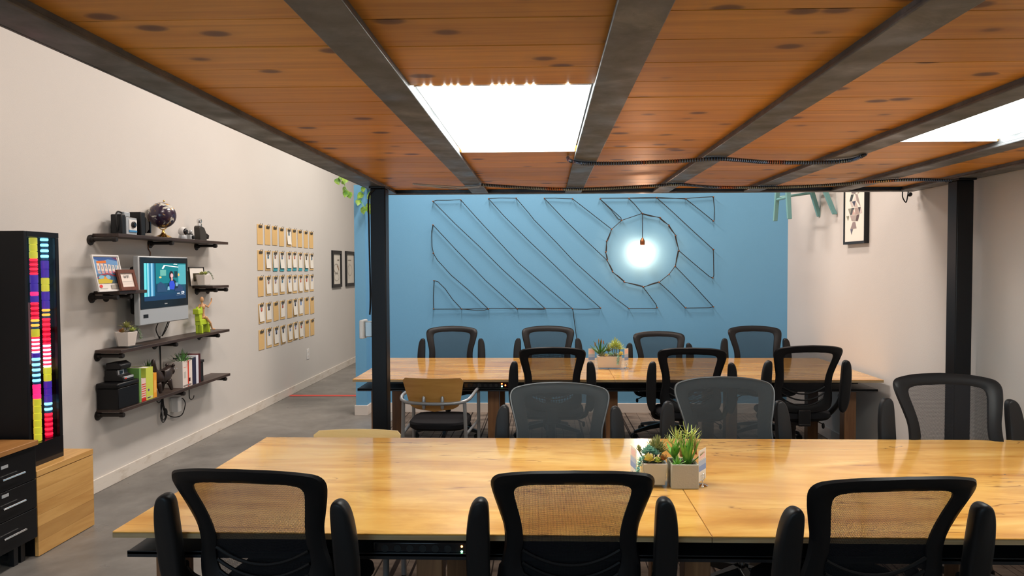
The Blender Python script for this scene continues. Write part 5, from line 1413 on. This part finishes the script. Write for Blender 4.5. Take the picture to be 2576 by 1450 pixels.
# legs placed at true footprint
cx_, cy_ = 2.40, 6.45
quad = [Vector((onY(1950, 560, 6.85).x, 6.85, zf - .02)), Vector((onY(1986, 555, 6.45).x, 6.45, zf + .0)), Vector((onY(2061, 549, 6.70).x, 6.70, zf + .0)), Vector((onY(2100, 544, 6.30).x, 6.30, zf + .02))]
for p, py_ in zip(quad, (560, 555, 549.5, 543.7)): p.z = onY(1371, py_, p.y).z
tops = []
cc = sum(quad, Vector()) / 4
for i, p in enumerate(quad):
    tx_ = (onY((1951, 1984, 2040, 2081)[i], 487, p.y)).x
    dzt = .52
    k_ = (dzt) / max(.01, onY(1371, 487, p.y).z - p.z)
    tp = Vector((p.x + (tx_ - p.x) * k_, p.y + (cc.y - p.y) * .35, p.z + dzt)); tops.append(tp)
    lg = MB()
    for q_, hw in ((p, .018), (tp, .022)):
        for dx, dy in ((-1, -1), (1, -1), (1, 1), (-1, 1)): lg.v.append(q_ + Vector((dx * hw, dy * hw, 0)))
    lg.f += [(0, 1, 2, 3), (4, 5, 6, 7)] + [(j, (j + 1) % 4, 4 + (j + 1) % 4, 4 + j) for j in range(4)]
    lg.build('leg', M['teal'], stl, world=True, bevel=.004)
for (i, j), f_ in (((0, 1), .40), ((2, 3), .48), ((1, 3), .50), ((0, 2), .44), ((0, 1), .8), ((2, 3), .8)):
    a = quad[i].lerp(tops[i], f_); b = quad[j].lerp(tops[j], f_)
    MB().tube([a, b], .013, 8).build('rung', M['teal'], stl, world=True)
ct = sum(tops, Vector()) / 4
mz = max(q_.z for q_ in tops)
MB().prism([(q_.x + (q_.x - ct.x) * .25, q_.y + (q_.y - ct.y) * .25) for q_ in (tops[0], tops[2], tops[3], tops[1])], .03, 'XY', mz + .001).build('seat', M['teal'], stl, world=True, bevel=.008)
MB().box((ct.x, ct.y - .02, mz + .032), (XR - .001, ct.y + .02, mz + .05)).build('wall_hanger', M['black_metal'], stl, world=True)

# ================================================================== POTHOS on the blue wall end
ptz = 2.524
pp_ = thing('trailing_pothos', 'green trailing pothos in a grey planter on top of the blue wall end', 'potted plant', (-1.9, YB - .02, ptz))
MB().box((-2.03, YB - .10, ptz), (-1.72, YB + .10, ptz + .16)).build('planter', mat('grey_planter', (.2, .17, .14), .6), pp_, world=True, bevel=.006)
MB().box((-2.015, YB - .085, ptz + .161), (-1.735, YB + .085, ptz + .165)).build('soil', M['soil'], pp_, world=True)
random.seed(11)
def pleaf(c, s, ang, tilt, parent):
    o2 = [(0, 0), (.42, .10), (.55, .42), (.42, .78), (.15, 1.05), (0, 1.25), (-.15, 1.05), (-.42, .78), (-.55, .42), (-.42, .10)]
    mb = MB(); n = len(o2)
    vs = [Vector((x * s, .12 * s * abs(x) * 2 - .15 * s * y * y, -y * s)) for x, y in o2]
    mb.v = [Vector((0, .0, 0))] + vs[1:] + [Vector((0, .02 * s, -.5 * s))]
    c0 = n
    mb.f = [(i, (i + 1) % n, c0) for i in range(n)]
    mb.xf(Matrix.Translation(c) @ Matrix.Rotation(ang, 4, 'Z') @ Matrix.Rotation(tilt, 4, 'Y'))
    mb.build('leaf', M['pothos'], parent, world=True)
vines = [([(-1.98, 7.46, 2.70), (-2.06, 7.36, 2.74), (-2.13, 7.33, 2.66), (-2.16, 7.32, 2.56), (-2.13, 7.32, 2.47), (-2.10, 7.33, 2.43)], 9),
         ([(-2.0, 7.48, 2.70), (-2.12, 7.40, 2.70), (-2.20, 7.36, 2.64), (-2.23, 7.35, 2.57)], 6),
         ([(-1.85, 7.46, 2.69), (-1.88, 7.38, 2.69), (-1.90, 7.36, 2.60), (-1.95, 7.36, 2.50), (-2.0, 7.35, 2.40), (-1.95, 7.35, 2.28), (-1.90, 7.35, 2.25)], 9),
         ([(-1.80, 7.46, 2.69), (-1.84, 7.38, 2.62), (-1.86, 7.36, 2.5), (-1.88, 7.36, 2.38), (-1.87, 7.36, 2.30)], 7)]
for vp, nl in vines:
    path = spline(vp, 6)
    st = MB().tube(path, .0035, 5).build('vine', M['g_bright'], pp_, world=True)
    for k in range(nl):
        p = path[min(len(path) - 1, int((k + .6) / nl * (len(path) - 1)))]
        pleaf(p + Vector((random.uniform(-.02, .02), -.012, 0)), random.uniform(.045, .075), random.uniform(-.6, .6), random.uniform(-.7, .7), st)
for k in range(10):
    pleaf(Vector((random.uniform(-2.04, -1.75), YB - .10, 2.70 + random.uniform(0, .08))), .07, random.uniform(-.5, .5), random.uniform(-.9, .9), pp_)

# ================================================================== TABLE PLANTERS
tz = TH + .0005
def g_at(px, py): return onZ(px, py, TH)
# concrete pot
pa = g_at(1687, 1232); pb_ = g_at(1755, 1232)
w_ = .108
cxp, cyp = (pa.x + pb_.x) / 2 + .004, pa.y + w_ / 2
cp = thing('square_planter', "square beige concrete planter with tall green succulents on the near table", 'potted plant', (cxp, cyp, tz))
def sqpot(parent, cx, cy, w0, w1, h, d=None, t_=.007, m=None, nm='pot', z0=tz, bev=.003):
    mb = MB(); d = d or w1; r_ = d / w1
    for ww, zz_ in ((w0, z0), (w1, z0 + h), (w1 - 2 * t_, z0 + h), (w0 - 2 * t_, z0 + t_)):
        for dx, dy in ((-.5, -.5), (.5, -.5), (.5, .5), (-.5, .5)):
            mb.v.append(Vector((cx + dx * ww, cy + dy * ww * r_, zz_)))
    for q_ in range(3):
        for j in range(4): mb.f.append((q_ * 4 + j, q_ * 4 + (j + 1) % 4, q_ * 4 + 4 + (j + 1) % 4, q_ * 4 + 4 + j))
    mb.f += [(0, 1, 2, 3), (12, 13, 14, 15)]
    return mb.build(nm, m, parent, world=True, bevel=bev)
sqpot(cp, cxp, cyp, w_, w_, .098, m=M['concrete_pot'])
MB().box((cxp - .045, cyp - .045, tz + .07), (cxp + .045, cyp + .045, tz + .085)).build('soil', M['soil'], cp, world=True)
random.seed(5)
zt = tz + .09
rosette(cp, (cxp - .026, cyp - .028, zt), .038, 9, 3, M['g_bright'], 78, 15, w=.13, curl=.1)
rosette(cp, (cxp - .028, cyp + .02, zt + .015), .072, 6, 2, M['g_bright'], 75, 50, w=.18, curl=.05)
# tall clump: broad upright leaves and crowns of yellow-green fronds
st = MB().tube([(cxp + .022, cyp, zt - .01), (cxp + .018, cyp, zt + .07)], .006, 8).build('tall_succulent', M['g_bright'], cp, world=True)
for k in range(20):
    a = 2 * PI * k / 20 * 1.0 + .2; e = R(random.uniform(62, 86))
    mb = MB(); leaf(mb, (cxp + .020 + .008 * math.cos(a), cyp + .008 * math.sin(a), zt - .005), (math.cos(a) * math.cos(e), math.sin(a) * math.cos(e), math.sin(e)), random.uniform(.085, .125), .0105, .006, .05, 7)
    mb.build('leaf', M['g_bright'], st, world=True)
for k in range(4):
    mb = MB(); a = k * 1.7; c0 = Vector((cxp + (.045, -.008, .050, .028)[k], cyp - .014, zt + (.088, .062, .072, .098)[k]))
    leaf(mb, c0 - Vector((0, 0, .032)), (.15 * math.cos(a), -.1, 1), .048, .010, .008, .05); mb.build('red_tip', M['g_red'], st, world=True)
for cx2, cz2, ln in ((-.058, .094, .044), (-.034, .122, .050), (-.008, .108, .048), (.018, .132, .052), (.044, .138, .052), (.060, .108, .040)):
    q0 = Vector((cxp + .018 + cx2 * .2, cyp, zt + .03)); q1 = Vector((cxp + cx2 * .85, cyp + random.uniform(-.012, .012), zt + cz2 - .012))
    fs = MB().tube([q0, q0.lerp(q1, .5) + Vector((.004, 0, .008)), q1], .0025, 6).build('frond_stem', M['g_yel'], cp, world=True)
    for k in range(9):
        a = 2 * PI * k / 9 + cx2 * 40; e = R(random.uniform(8, 70))
        mb = MB(); leaf(mb, q1 - (q1 - q0).normalized() * random.uniform(0, .02), (math.cos(a) * math.cos(e) + cx2 * 6, .6 * math.sin(a) * math.cos(e), math.sin(e)), ln * random.uniform(.75, 1.1), .0036, .003, .22)
        mb.build('frond', M['g_yel'], fs, world=True)
for a in (-.2, .5, 2.6, .1):
    mb = MB(); leaf(mb, (cxp + .03, cyp - .01, zt), (math.cos(a), -.3, .9), .075, .007, .004, .05); mb.build('leaf', M['g_bright'], st, world=True)
# white pot with clear glass outer
pa = g_at(1648, 1228)
wcx, wcy = cxp - .116, cyp + .006
wp = thing('glass_planter', 'white tapered pot in a clear glass cube with trailing succulents beside the concrete planter', 'potted plant', (wcx, wcy, tz))
sqpot(wp, wcx, wcy, .082, .098, .088, m=M['ceramic'], z0=tz + .010)
mb = MB()
mb.box((wcx - .052, wcy - .052, tz), (wcx + .052, wcy + .052, tz + .009))
mb.build('glass_base', M['glass'], wp, world=True)
mb = MB()
for a, b in (((-.052, -.052), (.052, -.0505)), ((-.052, .0505), (.052, .052)), ((-.052, -.0505), (-.0505, .0505)), ((.0505, -.0505), (.052, .0505))):
    mb.box((wcx + a[0], wcy + a[1], tz + .009), (wcx + b[0], wcy + b[1], tz + .094))
mb.build('glass_cube', M['glass'], wp, world=True, smooth=False)
MB().box((wcx - .042, wcy - .042, tz + .07), (wcx + .042, wcy + .042, tz + .088)).build('soil', M['soil'], wp, world=True)
zw = tz + .098
so = tz + .086
rosette(wp, (wcx - .024, wcy - .034, zw + .008), .030, 6, 4, M['g_cream'], 65, 5, w=.62, curl=.45, root=(wcx - .02, wcy - .03, so))
rosette(wp, (wcx + .012, wcy - .034, zw + .004), .024, 7, 3, M['g_yel'], 65, 10, w=.42, curl=.3, root=(wcx + .01, wcy - .03, so))
rosette(wp, (wcx + .034, wcy - .030, zw + .010), .028, 7, 3, M['g_red'], 70, 15, w=.42, curl=.3, root=(wcx + .03, wcy - .028, so))
for dx, dz in ((-.034, .030), (-.018, .042), (-.004, .034), (.008, .026)):
    rosette(wp, (wcx + dx, wcy - .004, zw + dz), .025, 8, 4, M['g_blue'], 80, -5, w=.34, curl=.35, root=(wcx + dx * .5, wcy, so))
for dx, dz, rr in ((.000, .046, .045), (.018, .052, .052), (.034, .040, .042)):
    rosette(wp, (wcx + dx, wcy + .016, zw + dz - .012), rr, 10, 4, M['g_olive'], 84, 30, w=.085, curl=.10, root=(wcx + dx * .6, wcy + .01, so))
rosette(wp, (wcx - .055, wcy + .01, zw + .034), .026, 7, 3, M['g_olive'], 80, 35, w=.18, root=(wcx - .03, wcy + .01, so))
trailing(wp, [(wcx - .03, wcy - .02, zw + .0), (wcx - .052, wcy - .034, zw + .018), (wcx - .066, wcy - .050, zw - .012), (wcx - .074, wcy - .056, zw - .055)], M['g_blue'], .015, .0065)
# card holders
def card(x, y, zrot, zz_, label, h=.125, w2=.075, hold=True):
    th = thing('card_holder', label, 'card holder', (x, y, zz_))
    Rm = Matrix.Rotation(zrot, 3, 'Z')
    o_ = Vector((x, y, zz_ + .022)) - Rm @ Vector((w2 / 2, 0, 0))
    mb = MB(); u_ = Rm @ Vector((w2, 0, 0)); nn = Rm @ Vector((0, -1, 0))
    mb.add([o_, o_ + u_, o_ + u_ + Vector((0, 0, h)), o_ + Vector((0, 0, h)), o_ - nn * .001, o_ + u_ - nn * .001, o_ + u_ + Vector((0, 0, h)) - nn * .001, o_ + Vector((0, 0, h)) - nn * .001], [(0, 1, 2, 3), (4, 5, 6, 7), (0, 1, 5, 4), (1, 2, 6, 5), (2, 3, 7, 6), (3, 0, 4, 7)])
    cd = mb.build('card', M['paper'], th, world=True, smooth=False)
    pol = [(rect(.12, .72, .88, .92), C_(235, 195, 190)), (rect(0, .38, 1, .66), C_(165, 185, 215)), (rect(0, .32, 1, .50), C_(120, 150, 205)), (rect(.1, .68, .9, .69), C_(190, 160, 160)), (rect(.2, .16, .8, .18), C_(180, 180, 180))]
    picture('card_print', o_, u_, (0, 0, h), nn, pol, M['print'], cd)
    picture('card_print', o_ + u_ - nn * .001, -u_, (0, 0, h), -nn, pol, M['print'], cd)
    MB().lathe([(.022, zz_), (.022, zz_ + .003), (.012, zz_ + .007), (.003, zz_ + .010), (.003, zz_ + .024)], (x, y - .006, 0), 18).build('base', M['chrome'], th, world=True)
    lp = [(x + .0, y - .006 + .009 * math.sin(a) * 0, zz_ + .038 + .014 * math.sin(a)) for a in [0]]
    ring = [Vector((x, y - .007, zz_ + .037)) + Rm @ Vector((.007 * math.cos(a), -.004, .014 * math.sin(a))) for a in [2 * PI * k / 14 for k in range(14)]]
    MB().tube(ring, .0014, 6, closed=True).build('clip_loop', M['chrome'], th, world=True)
q = g_at(1769, 1222)
card(cxp + .078, cyp - .005, R(55), tz, "chrome clip holding a white and blue card beside the concrete planter")
card(wcx - .078, wcy + .02, R(-80), tz, "card in a clip holder beside the white glass planter on the near table")
# far table planter
pa = g_at(1503, 930); pb_ = g_at(1565, 930)
fcx, fcy = (pa.x + pb_.x) / 2, pa.y + .06
fw = (pb_.x - pa.x)
tp_ = thing('trough_planter', 'white rectangular trough of mixed succulents on the far table', 'potted plant', (fcx, fcy, tz))
mb = MB()
h_ = .100
for ww, dd, zz_ in ((fw * .93, .10, tz + .012), (fw, .12, tz + .012 + h_), (fw - .02, .10, tz + .012 + h_), (fw * .88, .085, tz + .03)):
    for dx, dy in ((-.5, -.5), (.5, -.5), (.5, .5), (-.5, .5)): mb.v.append(Vector((fcx + dx * ww, fcy + dy * dd, zz_)))
for q_ in range(3):
    for j in range(4): mb.f.append((q_ * 4 + j, q_ * 4 + (j + 1) % 4, q_ * 4 + 4 + (j + 1) % 4, q_ * 4 + 4 + j))
mb.f += [(0, 1, 2, 3), (12, 13, 14, 15)]
mb.build('pot', M['ceramic'], tp_, world=True, bevel=.004)
for dx in (-1, 1):
    for dy in (-1, 1):
        MB().box((fcx + dx * fw * .5 - .006, fcy + dy * .058 - .006, tz), (fcx + dx * fw * .5 + .006, fcy + dy * .058 + .006, tz + .105)).build('glass_corner', M['glass'], tp_, world=True, smooth=False)
MB().box((fcx - fw * .45, fcy - .045, tz + .09), (fcx + fw * .45, fcy + .045, tz + .105)).build('soil', M['soil'], tp_, world=True)
zf_ = tz + .118
sof = tz + .10
random.seed(9)
rosette(tp_, (fcx - .075, fcy, zf_), .12, 9, 3, M['g_dark'], 85, 40, w=.075, curl=.03)
for k, (dx, dz) in enumerate(((-.10, .125), (-.075, .118), (-.055, .112), (-.135, .095))):
    MB().lathe([(.003, zf_ + dz - .02), (.006, zf_ + dz), (.001, zf_ + dz + .016)], (fcx + dx * .9, fcy, 0), 6).build('red_tip', M['g_red'], tp_, world=True)
rosette(tp_, (fcx - .065, fcy - .045, zf_ - .005), .05, 9, 3, M['g_grey'], 70, 20, w=.16)
rosette(tp_, (fcx - .005, fcy, zf_ + .03), .06, 9, 3, M['g_olive'], 75, 20, w=.16)
for cx2, cz2 in ((.03, .06), (.065, .07), (.09, .05), (.05, .085)):
    rosette(tp_, (fcx + cx2, fcy + .01, zf_ + cz2), .055, 11, 4, M['g_yel'], 80, 0, w=.09, curl=.2, root=(fcx + cx2, fcy + .01, sof))
rosette(tp_, (fcx + .01, fcy - .045, zf_), .04, 8, 3, M['g_blue'], 70, 15, w=.25)
rosette(tp_, (fcx + .045, fcy - .045, zf_), .035, 8, 3, M['g_grey'], 70, 15, w=.25)
rosette(tp_, (fcx + .095, fcy - .045, zf_ + .005), .04, 7, 3, M['g_cream'], 70, 5, w=.4)
rosette(tp_, (fcx - .03, fcy - .05, zf_ - .005), .03, 7, 3, M['g_cream'], 70, 5, w=.3)
trailing(tp_, [(fcx + .07, fcy - .05, zf_), (fcx + .072, fcy - .075, zf_ - .005), (fcx + .068, fcy - .08, zf_ - .05), (fcx + .066, fcy - .082, zf_ - .075)], M['g_blue'], .018, .011)
card(fcx - fw * .5 - .045, fcy + .01, R(20), tz, 'white card in a clip at the left of the trough planter on the far table', .15, .06)
card(fcx + fw * .5 + .045, fcy + .01, R(50), tz, 'white card in a clip at the right of the trough planter on the far table', .15, .06)
